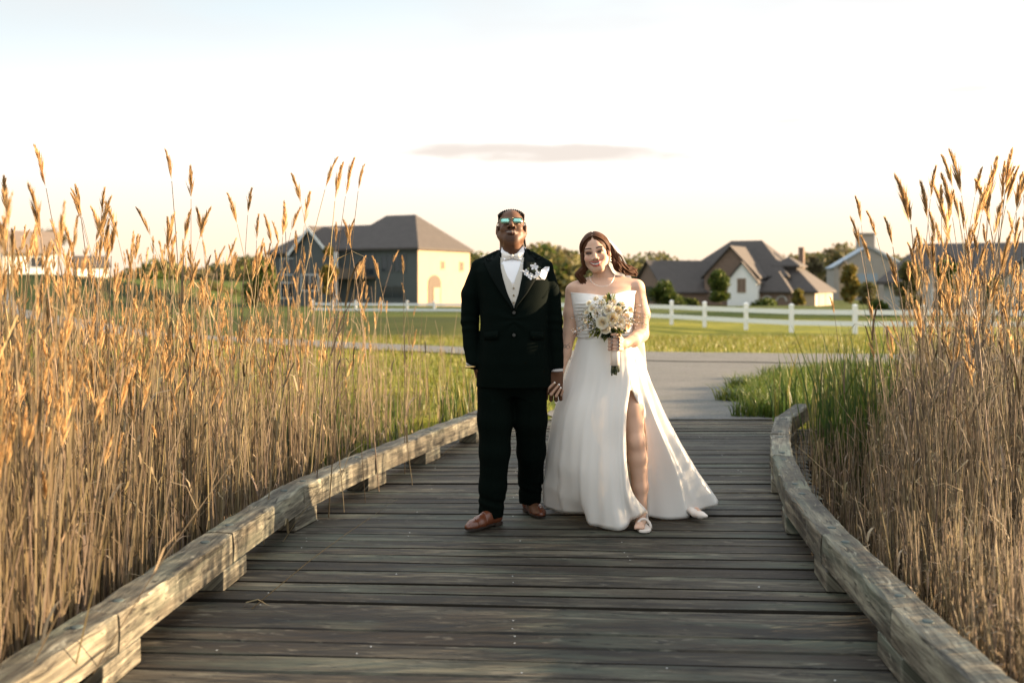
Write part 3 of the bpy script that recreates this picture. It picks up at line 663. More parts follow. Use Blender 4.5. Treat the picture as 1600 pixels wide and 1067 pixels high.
def tree(u, vb, vt, d, wpx, kind, label, clumps=9, leaves=240, cat='tree', name='tree', size=.22, bare=False, group=None, seed=0):
    r = np.random.default_rng(seed+int(u)); rs = random.Random(seed+int(u))
    p = W(u, vb, d); H = (vb-vt)*d/FPX; R = wpx*d/FPX/2
    root = empty(name, tuple(p)); tag(root, label, cat, group)
    mb = MB(); tips = []
    def grow(a, dirv, L, rd, lv):
        b = a+dirv*L; mid = (a+b)/2+np.array([rs.uniform(-1, 1) for _ in range(3)])*L*.06
        mb.tube([a, mid, b], [rd, rd*.8, rd*.6], 5 if lv else 7); tips.append((b, lv))
        if lv < (4 if bare else 2):
            for k in range(3 if lv else 5):
                q = np.array([rs.uniform(-1, 1), rs.uniform(-1, 1), rs.uniform(.25, 1.1)]); q = dirv*.55+q*.75; q /= np.linalg.norm(q); grow(a+(b-a)*rs.uniform(.55, 1), q, L*rs.uniform(.55, .8), rd*.55, lv+1)
    grow(p-np.array((0, 0, .3)), np.array((0, 0, 1.)), H*(.38 if not bare else .34), max(.06, H*.022), 0)
    mb.build('trunk', M['bark'], root, True)
    Vs = []; Cs = []
    if bare:
        for b, lv in tips:
            if lv >= 3:
                v, c = leaf_quads(r, b, (.5, .5, .5), 9, size*.6, TC[kind], 0); Vs.append(v); Cs.append(c)
    else:
        for k in range(clumps):
            t = rs.uniform(.08, 1) if cat == 'bush' else rs.uniform(.30, 1); a = rs.uniform(0, 6.28); q = R*(.62*math.sin(math.pi*min(1, .18+t*.78))+.08)*rs.uniform(.3, 1)
            cr = R*rs.uniform(.34, .55); c0 = p+np.array((q*math.cos(a), q*math.sin(a), max(cr*.5, H*t-cr*.8)))
            v, c = leaf_quads(r, c0, (cr, cr, cr*.85), leaves, size, TC[kind], .35); Vs.append(v); Cs.append(c)
    V = np.vstack(Vs); F = np.arange(len(V)).reshape(-1, 4)
    mk('crown', V, F, M['foliage'], root, attrs={'Col': ('FLOAT_COLOR', np.vstack(Cs))})
tree(1124, 480, 418, 118, 44, 'green', 'rounded green tree in front of the brick gable', 14, 260)
tree(1040, 480, 436, 116, 58, 'green', 'bushy green tree in front of the left wing of the brick house', 12, 240)
tree(1245, 480, 446, 122, 26, 'gold', 'small yellow leaved shrub at the corner of the garage wing', 8, 150, 'bush', 'bush')
tree(1080, 482, 462, 120, 40, 'green', 'low dark shrub between the two green trees by the brick house', 8, 150, 'bush', 'bush')
tree(1195, 482, 464, 120, 50, 'green', 'low shrub under the arched porch of the brick house', 8, 150, 'bush', 'bush')
tree(1276, 452, 394, 190, 54, 'bud', 'round budding tree behind the garage roof', bare=True, size=.5)
tree(1330, 478, 412, 150, 44, 'gold', 'golden green tree in front of the barn', 12, 200, size=.3)
tree(1356, 480, 438, 140, 50, 'olive', 'low olive bush right of the golden tree by the barn', 10, 180, 'bush', 'bush')
tree(515, 480, 384, 98, 30, 'gold', 'slim yellow green tree in front of the two storey house', 12, 220)
tree(410, 482, 405, 95, 60, 'green', 'green tree at the left end of the two storey house', 12, 240)
tree(330, 478, 432, 140, 90, 'olive', 'wide low tree in the gap between the two left houses', 12, 200, size=.3)
tree(235, 470, 416, 150, 80, 'green', 'green tree far behind the left reeds', 12, 200, size=.3)
tree(75, 430, 334, 135, 70, 'bud', 'bare branching tree behind the white house', bare=True, size=.3)
tree(1478, 500, 398, 58, 44, 'green', 'green tree in front of the stone gabled house', 12, 260)
tree(1420, 505, 408, 56, 46, 'olive', 'bushy tree at the left corner of the stone gabled house', 12, 240)
tree(1556, 505, 432, 54, 40, 'green', 'young tree before the stone gable at the right', 10, 220)
tree(1372, 497, 470, 60, 44, 'green', 'dark low bush left of the stone gabled house', 8, 200, 'bush', 'bush')
def woods():
    r = np.random.default_rng(5); Vs = []; Cs = []
    for i in range(420):
        u = r.uniform(130, 1420); d = r.uniform(225, 330); 
        vt = 392+8*math.sin(u*.013)+7*math.sin(u*.041+1)+r.uniform(-5, 16)
        vt += 5
        if u < 480: vt += 18
        p = W(u, vt, d); c = r.uniform(2.2, 4.6)
        v, cc = leaf_quads(r, (p[0], p[1], p[2]-c), (c*1.3, c*1.3, c), 110, .8, TC[('olive', 'green', 'olive', 'bud')[i % 4]], .4); Vs.append(v); Cs.append(cc)
        v, cc = leaf_quads(r, (p[0], p[1], p[2]-c*2.2), (c*1.6, c*1.6, c*1.6), 90, 1.3, TC['olive'], .2); Vs.append(v); Cs.append(cc)
    V = np.vstack(Vs); o = mk('woods', V, np.arange(len(V)).reshape(-1, 4), M['foliage'], attrs={'Col': ('FLOAT_COLOR', np.vstack(Cs))})
    tag(o, 'distant line of hazy olive woodland behind the houses', 'woods', kind='stuff')
woods()

# ------------------------------------------------------------------ reeds
def reed_geo(r, H, lean, bend, plume, az=None, leaves=2, nrm=3, rad0=.0042, spk=44, pcol=None, wk=1.0):
    """one dry reed: returns (stem V,F(quads),col), (plume V,F(quads),col); base at origin"""
    a = r.uniform(0, 2*math.pi) if az is None else az; dr = np.array((math.cos(a), math.sin(a), 0.))
    def pos(t): return np.array((0, 0, H*t))+dr*(lean*H*t+bend*H*t**2.4)-np.array((0, 0, .25*H*(lean*t+bend*t*t)**2))
    ts = (0, .25, .5, .75, .9, 1.0); rr = rad0*r.uniform(.75, 1.3)
    V = []; F = []; base = np.array((.30, .232, .148))*(r.uniform(.75, 1.3) if r.random() < .62 else r.uniform(.22, .5))*np.array((1, r.uniform(.93, 1.06), r.uniform(.8, 1.15)))
    cs = []
    for i, t in enumerate(ts):
        p = pos(t); q = rr*(1-.62*t)
        for k in range(nrm):
            th = 2*math.pi*k/nrm; V.append(p+np.array((q*math.cos(th), q*math.sin(th), 0))); cs.append(base)
    for i in range(len(ts)-1):
        for k in range(nrm): F.append((i*nrm+k, i*nrm+(k+1) % nrm, (i+1)*nrm+(k+1) % nrm, (i+1)*nrm+k))
    for l in range(leaves):
        t = r.uniform(.25, .85); p = pos(t); b = r.uniform(0, 6.28); L = r.uniform(.18, .45)*H*.42; o = np.array((math.cos(b), math.sin(b), 0)); sd = np.array((-o[1], o[0], 0))*r.uniform(.004, .0075)
        up = r.uniform(-.4, .8); pts = [p, p+o*L*.18+np.array((0, 0, L*.42)), p+o*L*.45+np.array((0, 0, L*(.5+.3*up))), p+o*L*.75+np.array((0, 0, L*(.35+.75*up)))]
        n0 = len(V)
        for j, q in enumerate(pts):
            ww = (1, 1, .75, .1)[j]; V += [q-sd*ww, q+sd*ww]; cs += [base*1.05]*2
        for j in range(3): F.append((n0+2*j, n0+2*j+1, n0+2*j+3, n0+2*j+2))
    PV = []; PF = []; PC = []
    if plume:
        L = plume; tip = pos(1.0); ax = pos(1.0)-pos(.93); ax /= np.linalg.norm(ax); side = dr; pc = np.array((.60, .40, .19) if pcol is None else pcol)*r.uniform(.7, 1.25)
        for s in range(spk):
            t = r.random()**.8; q = tip+ax*L*t*.86+side*.10*L*t*t-np.array((0, 0, .05*L*t*t))
            b = r.uniform(0, 6.28); o = np.array((math.cos(b), math.sin(b), 0.)); o = o+side*.7; o /= np.linalg.norm(o)+1e-9
            ln = L*(.36*(1-t)+.12)*r.uniform(.7, 1.25); sp = r.uniform(.04, .27)
            d = ax*(1-sp*.30)+o*sp; d /= np.linalg.norm(d); e = q+d*ln+np.array((0, 0, -.08*ln)); sd = np.cross(d, r.normal(size=3)); sd /= np.linalg.norm(sd)+1e-9; ww = r.uniform(.0016, .0032)*(L/.22)*wk
            n0 = len(PV); m = q+(e-q)*.5; PV += [q, m-sd*ww, e, m+sd*ww]; PC += [pc*r.uniform(.65, 1.35)]*4; PF.append((n0, n0+1, n0+2, n0+3))
    return (np.array(V), F, np.array(cs)), (np.array(PV).reshape(-1, 3), PF, np.array(PC).reshape(-1, 3))
def c4(c): return np.concatenate((np.clip(c, 0, 1), np.ones((len(c), 1))), 1)
def right_edge(Y): return np.interp(Y, CR[:, 1], CR[:, 0])+.22
def left_edge(Y): return np.interp(Y, CL[:, 1], CL[:, 0])-.22
def reeds():
    r = np.random.default_rng(21); NP = 14; protos = []
    for i in range(NP):
        (v, f, c), (pv, pf, pc) = reed_geo(r, 2.3, r.uniform(.0, .05), r.uniform(.0, .10), r.uniform(.17, .27), az=0, leaves=int(r.integers(1, 3)), nrm=4, spk=int(r.integers(120, 170)))
        protos.append((make_mesh('reed', v, f, M['reed'], True, attrs={'Col': ('FLOAT_COLOR', c4(c))}), make_mesh('plume', pv, pf, M['plume'], attrs={'Col': ('FLOAT_COLOR', c4(pc))})))
    count = 0
    def put(x, y, H, rz, tilt, taz, side, first={}):
        nonlocal count
        k = count % NP; count += 1
        o = bpy.data.objects.new('reed', protos[k][0]); C.objects.link(o); p = bpy.data.objects.new('plume', protos[k][1]); C.objects.link(p); p.parent = o
        o.location = (x, y, float(tz(x, y))-.03)
        q = Matrix.Rotation(tilt, 4, Vector((-math.sin(taz), math.cos(taz), 0))) @ Matrix.Rotation(rz, 4, 'Z'); o.rotation_euler = q.to_euler(); s = H/2.3; o.scale = (1.0, 1.0, s)
        o.scale = (s, s, s)
        tag(o, 'tall dry tan reed with feathery seed head, left of the boardwalk' if side < 0 else 'tall dry tan reed with feathery seed head, right of the boardwalk', 'reed', 'reeds left of the boardwalk' if side < 0 else 'reeds right of the boardwalk')
    # the seed heads that stand out against the sky: (tip u, tip v, distance, sideways lean)
    spec = [(76, 237, 4.7, -.10), (24, 264, 4.9, -.08), (16, 285, 4.6, .0), (2, 330, 4.6, -.08), (56, 335, 5.2, -.09), (104, 330, 5, .04), (112, 292, 5.6, -.10), (128, 362, 5.1, .0), (158, 310, 6.2, .0), (168, 312, 6.0, -.05),
            (183, 299, 5.6, -.06), (194, 338, 5.5, -.05), (218, 338, 5.8, -.07), (250, 336, 5.6, .05), (182, 372, 5.4, .0), (262, 350, 6.2, .02), (276, 332, 6.4, -.14), (304, 245, 5.2, .02), (308, 277, 5.6, .01), (340, 350, 6.4, -.03),
            (350, 300, 6.0, .0), (372, 308, 6.1, -.12), (380, 345, 6.2, -.02), (410, 330, 6.2, .04), (436, 254, 5.4, .05), (432, 338, 6.6, .02), (456, 320, 6.6, .03), (470, 352, 6.6, .02), (494, 274, 6.0, .02), (502, 280, 6.2, .05), (514, 285, 6.3, -.05),
            (532, 262, 6.0, .04), (548, 350, 6.2, .12), (575, 362, 6.8, -.04), (528, 356, 7.0, .0), (600, 406, 7.0, -.10), (636, 405, 7.4, .01), (560, 414, 6.4, -.02), (486, 352, 6.4, .0), (452, 330, 6.5, -.01), (146, 440, 4.9, .05), (240, 420, 5.2, .02), (45, 420, 4.8, -.05), (395, 400, 6, .05), (330, 400, 5.8, -.04), (290, 400, 5.8, .03),
            (1342, 322, 6.4, -.06), (1366, 356, 6.6, -.07), (1400, 370, 6.6, .06), (1384, 380, 6.8, -.06), (1456, 275, 5.3, .05), (1488, 268, 5.5, .05), (1494, 272, 5.7, .02), (1524, 258, 5.3, .03), (1518, 270, 5.4, .0), (1532, 278, 5.3, .05), (1548, 300, 5.8, -.05), (1562, 300, 5.8, .04), (1576, 250, 5.5, .0), (1588, 292, 5.6, .0),
            (1460, 305, 5.6, -.02), (1470, 312, 5.4, -.04), (1482, 312, 5.2, .01), (1504, 290, 5.6, .0), (1508, 330, 5.3, -.02), (1442, 360, 5.8, .0), (1418, 336, 6.1, -.05), (1432, 328, 6.1, .0), (1598, 305, 5.4, -.05), (1450, 410, 5.2, -.05), (1440, 420, 5.4, .1), (1512, 450, 4.9, .0), (1392, 470, 5.8, -.05), (1325, 462, 6.2, -.04), (1600, 350, 5.2, .06), (1540, 395, 5.3, .0), (1560, 370, 5.5, .02), (1500, 395, 5.3, .03)]
    nl = 0; nr_ = 0
    for (u, v, d, ln) in spec:
        p = W(u, v, d); side = -1 if u < 800 else 1; base = -.5; H = p[2]-base-.09; x = p[0]-ln*(H+.5); y = d+r.uniform(-.15, .15)
        put(x, y, H/1.0, r.uniform(0, 6.28) if abs(ln) < .04 else (0 if ln > 0 else math.pi)+r.normal(0, .5), abs(ln)*.85, 0 if ln > 0 else math.pi, side)
        if side < 0: nl += 1
        else: nr_ += 1
    def loc(side, y0, y1, wmax):
        while True:
            y = r.uniform(y0, y1); e = abs(left_edge(y) if side < 0 else right_edge(y)); lim = .518*y+(.12 if side > 0 else .3)
            if lim < e: continue
            x = side*r.uniform(e, min(lim, e+wmax))
            return x, y
    while nl < 168:
        x, y = loc(-1, 3.3, 9.6, 9); uu = 800+x*FPX/y
        if uu > 600 and r.random() < .75: continue
        put(x, y, (1.15+1.05*r.random()**1.7)*(1-.25*float(smst(uu, 480, 720))), r.uniform(0, 6.28), abs(r.normal(0, .06)), r.uniform(0, 6.28), -1); nl += 1
    while nr_ < 120:
        x, y = loc(1, 4.2, 9.0, 6); uu = 800+x*FPX/y
        if uu < 1430: continue
        put(x, y, r.uniform(1.5, 2.45), r.uniform(0, 6.28), abs(r.normal(0, .05)), r.uniform(0, 6.28), 1); nr_ += 1
    # the thicket of smaller and hidden reeds: one mass
    SV = []; SF = []; SC = []; PV = []; PF = []; PC = []; n1 = 0; n2 = 0
    def addr(x, y, H, lean, plume, leaves, az=None, r0=.0042):
        nonlocal n1, n2
        (v, f, c), (pv, pf, pc) = reed_geo(r, H, lean, abs(r.normal(0, .05)), plume, az=az, leaves=leaves, rad0=r0, spk=44, wk=1.35)
        o = np.array((x, y, float(tz(x, y))-.03)); SV.append(v+o); SF.append(np.array(f)+n1); SC.append(c); n1 += len(v)
        if plume: PV.append(pv+o); PF.append(np.array(pf)+n2); PC.append(pc); n2 += len(pv)
    for i in range(3300):
        x, y = loc(-1, 3.0, 11.6, 9); uu = 800+x*FPX/y
        k = float(smst(uu, 470, 700))
        if r.random() < k*.60: continue
        H = (r.uniform(.85, 1.5) if r.random() < .68 else r.uniform(1.35, 2.15))*(1-.40*k); lean = abs(r.normal(0, .05))
        if r.random() < .05: lean = r.uniform(.25, .9); H *= .8
        addr(x, y, H, lean, r.uniform(.12, .21) if (H > 1.25 and r.random() < .7 and lean < .2) else 0, int(r.integers(0, 2)))
    for i in range(3000):
        x, y = loc(1, 2.6, 10.2, 5.5); uu = 800+x*FPX/y; e = right_edge(y)
        ed = float(smst(x-e, 0, 1.5)); H = r.uniform(.75, 1.25)+ed*r.uniform(0, 1.0)
        if y < 4.9: H = min(H, r.uniform(.75, 1.12))
        if uu < 1420: H = min(H, 1.40+.1*r.normal())*(1-.30*float(smst(1420-uu, 0, 80)))
        lean = abs(r.normal(0, .05))
        if r.random() < .06: lean = r.uniform(.25, 1.0); H *= .8
        addr(x, y, H, lean, r.uniform(.12, .21) if (H > 1.5 and r.random() < .5 and lean < .2) else 0, int(r.integers(0, 3)))
    for i in range(1300):     # the bed goes on beyond the right edge of the picture and shades what grows behind it
        y = r.uniform(5.1, 10.5); x = .518*y+.1+r.uniform(0, 3.2)
        addr(x, y, r.uniform(1.3, 2.25), abs(r.normal(0, .05)), .2 if r.random() < .3 else 0, 1)
    for i in range(420):
        y = r.uniform(2.9, 5.2); x = .518*y+.1+r.uniform(0, 2.6)
        addr(x, y, r.uniform(.8, 1.1), abs(r.normal(0, .05)), 0, 1)
    SVa = np.vstack(SV); cols = np.vstack(SC); V = np.vstack([SVa]+PV); cc = c4(np.vstack([cols]+PC))
    F1 = np.vstack(SF); F2 = np.vstack(PF)+len(SVa); F = np.vstack((F1, F2))
    o = mk('reed_thicket', V, F, [M['reed'], M['plume']], mi=np.r_[np.zeros(len(F1)), np.ones(len(F2))], attrs={'Col': ('FLOAT_COLOR', cc)})
    tag(o, 'dense thicket of dry tan reed stems on both sides of the boardwalk', 'reeds', kind='stuff')
reeds()
def cattails():
    r = np.random.default_rng(9)
    def clump(x, y, n, h0, h1, label, spread, group=None):
        V = []; F = []; Cc = []
        for i in range(n):
            a = r.uniform(0, 6.28); q = spread*math.sqrt(r.random()); b = np.array((x+q*math.cos(a), y+q*math.sin(a), 0)); b[2] = float(tz(b[0], b[1]))-.03
            H = r.uniform(h0, h1); ln = r.normal(0, .12, 2)*H; f = r.uniform(0, 6.28); sd = np.array((math.cos(f), math.sin(f), 0))*r.uniform(.006, .011); n0 = len(V)
            col = np.array(((.055, .10, .02), (.09, .13, .025), (.04, .08, .02), (.22, .20, .06))[int(r.integers(0, 4))])*r.uniform(.8, 1.2)
            for t in (0, .35, .7, 1):
                p = b+np.array((ln[0]*t*t, ln[1]*t*t, H*t)); ww = 1-.92*t**3; V += [p-sd*ww, p+sd*ww]; Cc += [col]*2
            for j in range(3): F.append((n0+2*j, n0+2*j+1, n0+2*j+3, n0+2*j+2))
        o = mk('cattail_clump', np.array(V)-np.array((0, 0, 0)), F, M['green_leaf'], attrs={'Col': ('FLOAT_COLOR', c4(np.array(Cc)))}, origin=(x, y, float(tz(x, y)))); tag(o, label, 'cattails', group)
    clump(2.95, 8.75, 150, 1.0, 1.6, 'tall dark green cattail clump at the far end of the right curb', .38)
    clump(3.35, 9.2, 130, .9, 1.55, 'green cattail clump beyond the end of the right curb', .45)
    clump(3.9, 9.9, 120, .8, 1.45, 'taller green cattail clump behind the right hand reeds', .5)
    clump(3.0, 10.4, 70, .4, .8, 'short green cattail clump by the path edge on the right', .35)
    clump(-1.15, 9.4, 120, .4, .85, 'low green cattail clump behind the left curb near the man', .4)
    clump(-1.9, 9.9, 100, .4, .9, 'green cattail clump among the left reeds', .45)
    clump(-.55, 10.1, 70, .3, .65, 'short green blades at the left end of the deck', .25)
cattails()

# ------------------------------------------------------------------ implicit surfaces for bodies and clothes
class Field:
    def __init__(s, ax, ay, az):
        s.a = [np.asarray(q, np.float32) for q in (ax, ay, az)]; s.F = np.full([len(q) for q in s.a], 1.0, np.float32)
    def _sub(s, lo, hi):
        sl = tuple(slice(max(0, int(np.searchsorted(q, l))-1), min(len(q), int(np.searchsorted(q, h))+1)) for q, l, h in zip(s.a, lo, hi))
        X = s.a[0][sl[0]][:, None, None]; Y = s.a[1][sl[1]][None, :, None]; Z = s.a[2][sl[2]][None, None, :]
        return sl, X, Y, Z
    def _u(s, sl, d, k):
        f = s.F[sl]
        if f.size == 0: return
        if k > 0:
            h = np.clip(.5+.5*(f-d)/k, 0, 1); s.F[sl] = f*(1-h)+d*h-k*h*(1-h)
        else: s.F[sl] = np.minimum(f, d)
    def cap(s, p, q, r0, r1, k=.01, flat=None):
        """tapered capsule; flat = (axis index, scale) squashes it"""
        p = np.asarray(p, float); q = np.asarray(q, float); R = max(r0, r1)+k*1.5+.01
        sl, X, Y, Z = s._sub(np.minimum(p, q)-R, np.maximum(p, q)+R); d = q-p; L2 = d@d+1e-12
        t = np.clip(((X-p[0])*d[0]+(Y-p[1])*d[1]+(Z-p[2])*d[2])/L2, 0, 1)
        a = [X-p[0]-t*d[0], Y-p[1]-t*d[1], Z-p[2]-t*d[2]]
        if flat: a[flat[0]] = a[flat[0]]/flat[1]
        s._u(sl, np.sqrt(a[0]**2+a[1]**2+a[2]**2)-(r0+(r1-r0)*t), k); return s
    def chain(s, P, R, k=.01, flat=None):
        for i in range(len(P)-1): s.cap(P[i], P[i+1], R[i], R[i+1], k, flat)
        return s
    def ell(s, c, r, k=.01, R=None, sub=False, m=None):
        c = np.asarray(c, float); r = np.asarray(r, float); B = max(r)+k*1.5+.01
        sl, X, Y, Z = s._sub(c-B, c+B); x, y, z = X-c[0], Y-c[1], Z-c[2]
        if R is not None: x, y, z = (R[0][0]*x+R[1][0]*y+R[2][0]*z, R[0][1]*x+R[1][1]*y+R[2][1]*z, R[0][2]*x+R[1][2]*y+R[2][2]*z)
        k0 = np.sqrt((x/r[0])**2+(y/r[1])**2+(z/r[2])**2); k1 = np.sqrt((x/r[0]**2)**2+(y/r[1]**2)**2+(z/r[2]**2)**2)+1e-6
        d = k0*(k0-1)/k1
        if sub:
            f = s.F[sl]; h = np.clip(.5-.5*(f+d)/k, 0, 1); s.F[sl] = f*(1-h)-d*h+k*h*(1-h)
        else: s._u(sl, d, k)
        return s
    def stack(s, zz, cx, cy, a, b, k=.02, p=2.0):
        """horizontal (super)ellipses stacked along z"""
        zz = np.asarray(zz, float); o = np.argsort(zz); zz = zz[o]; cx, cy, a, b = (np.asarray(q, float)[o] for q in (cx, cy, a, b))
        m = .05+k; lo = (min(cx-a)-m, min(cy-b)-m, zz[0]-m); hi = (max(cx+a)+m, max(cy+b)+m, zz[-1]+m)
        sl, X, Y, Z = s._sub(lo, hi); z = Z[0, 0]; 
        CX, CY, A, B = (np.interp(z, zz, q).astype(np.float32)[None, None, :] for q in (cx, cy, a, b))
        q = (np.abs((X-CX)/A)**p+np.abs((Y-CY)/B)**p)**(1/p); d = (q-1)*np.minimum(A, B)
        d = np.maximum(d, np.maximum(zz[0]-Z, Z-zz[-1])); s._u(sl, d, k); return s
    def cut_below(s, z): s.F = np.maximum(s.F, (z-s.a[2])[None, None, :]); return s
    def cut_above(s, z): s.F = np.maximum(s.F, (s.a[2]-z)[None, None, :]); return s
    def mesh(s):
        F = s.F; ins = F < 0; cnt = np.zeros([n-1 for n in F.shape], np.int8)
        cor = [(i, j, k) for i in (0, 1) for j in (0, 1) for k in (0, 1)]
        for i, j, k in cor: cnt += ins[i:F.shape[0]-1+i, j:F.shape[1]-1+j, k:F.shape[2]-1+k]
        act = np.argwhere((cnt > 0) & (cnt < 8)); I = np.full(cnt.shape, -1, np.int32); I[tuple(act.T)] = np.arange(len(act))
        fv = np.stack([F[act[:, 0]+i, act[:, 1]+j, act[:, 2]+k] for i, j, k in cor], 1)
        P = np.zeros((len(act), 3)); n = np.zeros(len(act))
        for a in range(8):
            for ax in range(3):
                if cor[a][ax]: continue
                b = a+(4, 2, 1)[ax]; fa = fv[:, a]; fb = fv[:, b]; mk_ = (fa < 0) != (fb < 0); t = np.where(mk_, fa/np.where(mk_, fa-fb, 1), 0)
                q = np.tile(np.array(cor[a], float), (len(act), 1)); q[:, ax] += t; P[mk_] += q[mk_]; n += mk_
        P /= n[:, None]; V = np.stack([s.a[x][act[:, x]]*(1-P[:, x])+s.a[x][act[:, x]+1]*P[:, x] for x in range(3)], 1)
        Q = []
        for ax in range(3):
            o1, o2 = [(1, 2), (2, 0), (0, 1)][ax]
            A = np.moveaxis(ins, (ax, o1, o2), (0, 1, 2)); Id = np.moveaxis(I, (ax, o1, o2), (0, 1, 2))
            e = np.argwhere(A[:-1, 1:-1, 1:-1] != A[1:, 1:-1, 1:-1]); x, y, z = e[:, 0], e[:, 1]+1, e[:, 2]+1
            q = np.stack((Id[x, y-1, z-1], Id[x, y, z-1], Id[x, y, z], Id[x, y-1, z]), 1); fl = ~A[x, y, z]; q[fl] = q[fl][:, ::-1]; Q.append(q)
        Q = np.vstack(Q); Q = Q[(Q >= 0).all(1)]
        return V, Q
def smooth(V, Q, it=2, lam=.5):
    n = len(V); e = np.vstack([Q[:, [i, (i+1) % 4]] for i in range(4)]); cnt = np.bincount(e[:, 0], minlength=n)+np.bincount(e[:, 1], minlength=n)
    for _ in range(it):
        S = np.stack([np.bincount(e[:, 0], V[e[:, 1], k], n)+np.bincount(e[:, 1], V[e[:, 0], k], n) for k in range(3)], 1)/np.maximum(cnt, 1)[:, None]; V = V*(1-lam)+S*lam
    return V
def normals(V, Q):
    N = np.zeros_like(V); fn = np.cross(V[Q[:, 2]]-V[Q[:, 0]], V[Q[:, 3]]-V[Q[:, 1]])
    for k in range(3):
        for c in range(3): pass
    for j in range(4):
        for c in range(3): N[:, c] += np.bincount(Q[:, j], fn[:, c], len(V))
    return N/(np.linalg.norm(N, axis=1)[:, None]+1e-12)
def axis(*seg):
    a = []
    for x0, x1, st in seg: a += list(np.arange(x0, x1-st*.25, st))
    return np.array(a+[seg[-1][1]])
def frame(pitch, yaw, roll):
    """head frame columns: x = picture right, y = out of the face, z = up"""
    B = Matrix(((1, 0, 0), (0, -1, 0), (0, 0, 1)))
    R = Matrix.Rotation(rad(yaw), 3, 'Z') @ Matrix.Rotation(rad(roll), 3, 'Y') @ Matrix.Rotation(rad(-pitch), 3, 'X')
    return np.array(R @ B)
def head(f, c, R, s, male, smile=9.0):
    """skull, jaw, nose, lips, eyes and ears of one head"""
    T = lambda x, y, z: c+R @ (np.array((x, y, z))*s)
    E = lambda p, r, k, sub=False: f.ell(T(*p), np.array(r)*np.mean(s), k, R, sub)
    ms = float(np.mean(s)); Cp = lambda p, q, r0, r1, k: f.cap(T(*p), T(*q), r0*ms, r1*ms, k)
    E((0, -.015, .036), (.0735, .094, .083), .01); E((0, .018, -.03), (.063, .066, .080), .02)
    jw = 1.08 if male else .97
    E((0, .044, -.090), (.030*jw, .028, .024), .022)
    for q in (-1, 1):
        Cp((q*.057*jw, .0, -.045), (q*.020*jw, .048, -.094), .019*jw, .018, .022)
        E((q*(.037 if male else .041), .054, -.028), (.024, .020, .021), .018)
        E((q*.078, -.008, -.008), (.011, .021, .032), .006)
        E((q*.086, -.006, -.004), (.005, .010, .018), .004, True)
    Cp((-.042, .070, .022), (.042, .070, .022), .012, .012, .016)
    for q in (-1, 1):
        E((q*.032, .094, .002), (.020, .018, .011), .010, True); E((q*.031, .070, .002), (.0135, .0135, .0115), .004)
    nw = 1.25 if male else 1.0
    f.cap(T(0, .081, .014), T(0, .103 if male else .098, -.028), .0085*ms, .0118*ms*nw, .011)
    for q in (-1, 1): E((q*.0135*nw, .092, -.034), (.0085*nw, .011, .0085), .006)
    zs = lambda x: -.064+smile*x*x
    lw = .027 if male else .033; rm = 1.0 if male else .55
    if male:
        for q in (-1, 1): E((q*.043, .006, -.058), (.022, .042, .045), .02)
        E((0, .040, -.080), (.044, .030, .030), .02)
    for a, b in ((-1, -.5), (-.5, 0), (0, .5), (.5, 1)):
        for zo, rr in ((.0065 if male else .0080, .0060), (-.0085, .0072 if not male else .009)):
            f.cap(T(a*lw, .086-.020*a*a*.9, zs(a*lw)+zo*(1-.55*a*a)), T(b*lw, .086-.020*b*b*.9, zs(b*lw)+zo*(1-.55*b*b)), rr*rm*(1-.35*a*a)*ms, rr*rm*(1-.35*b*b)*ms, .006)
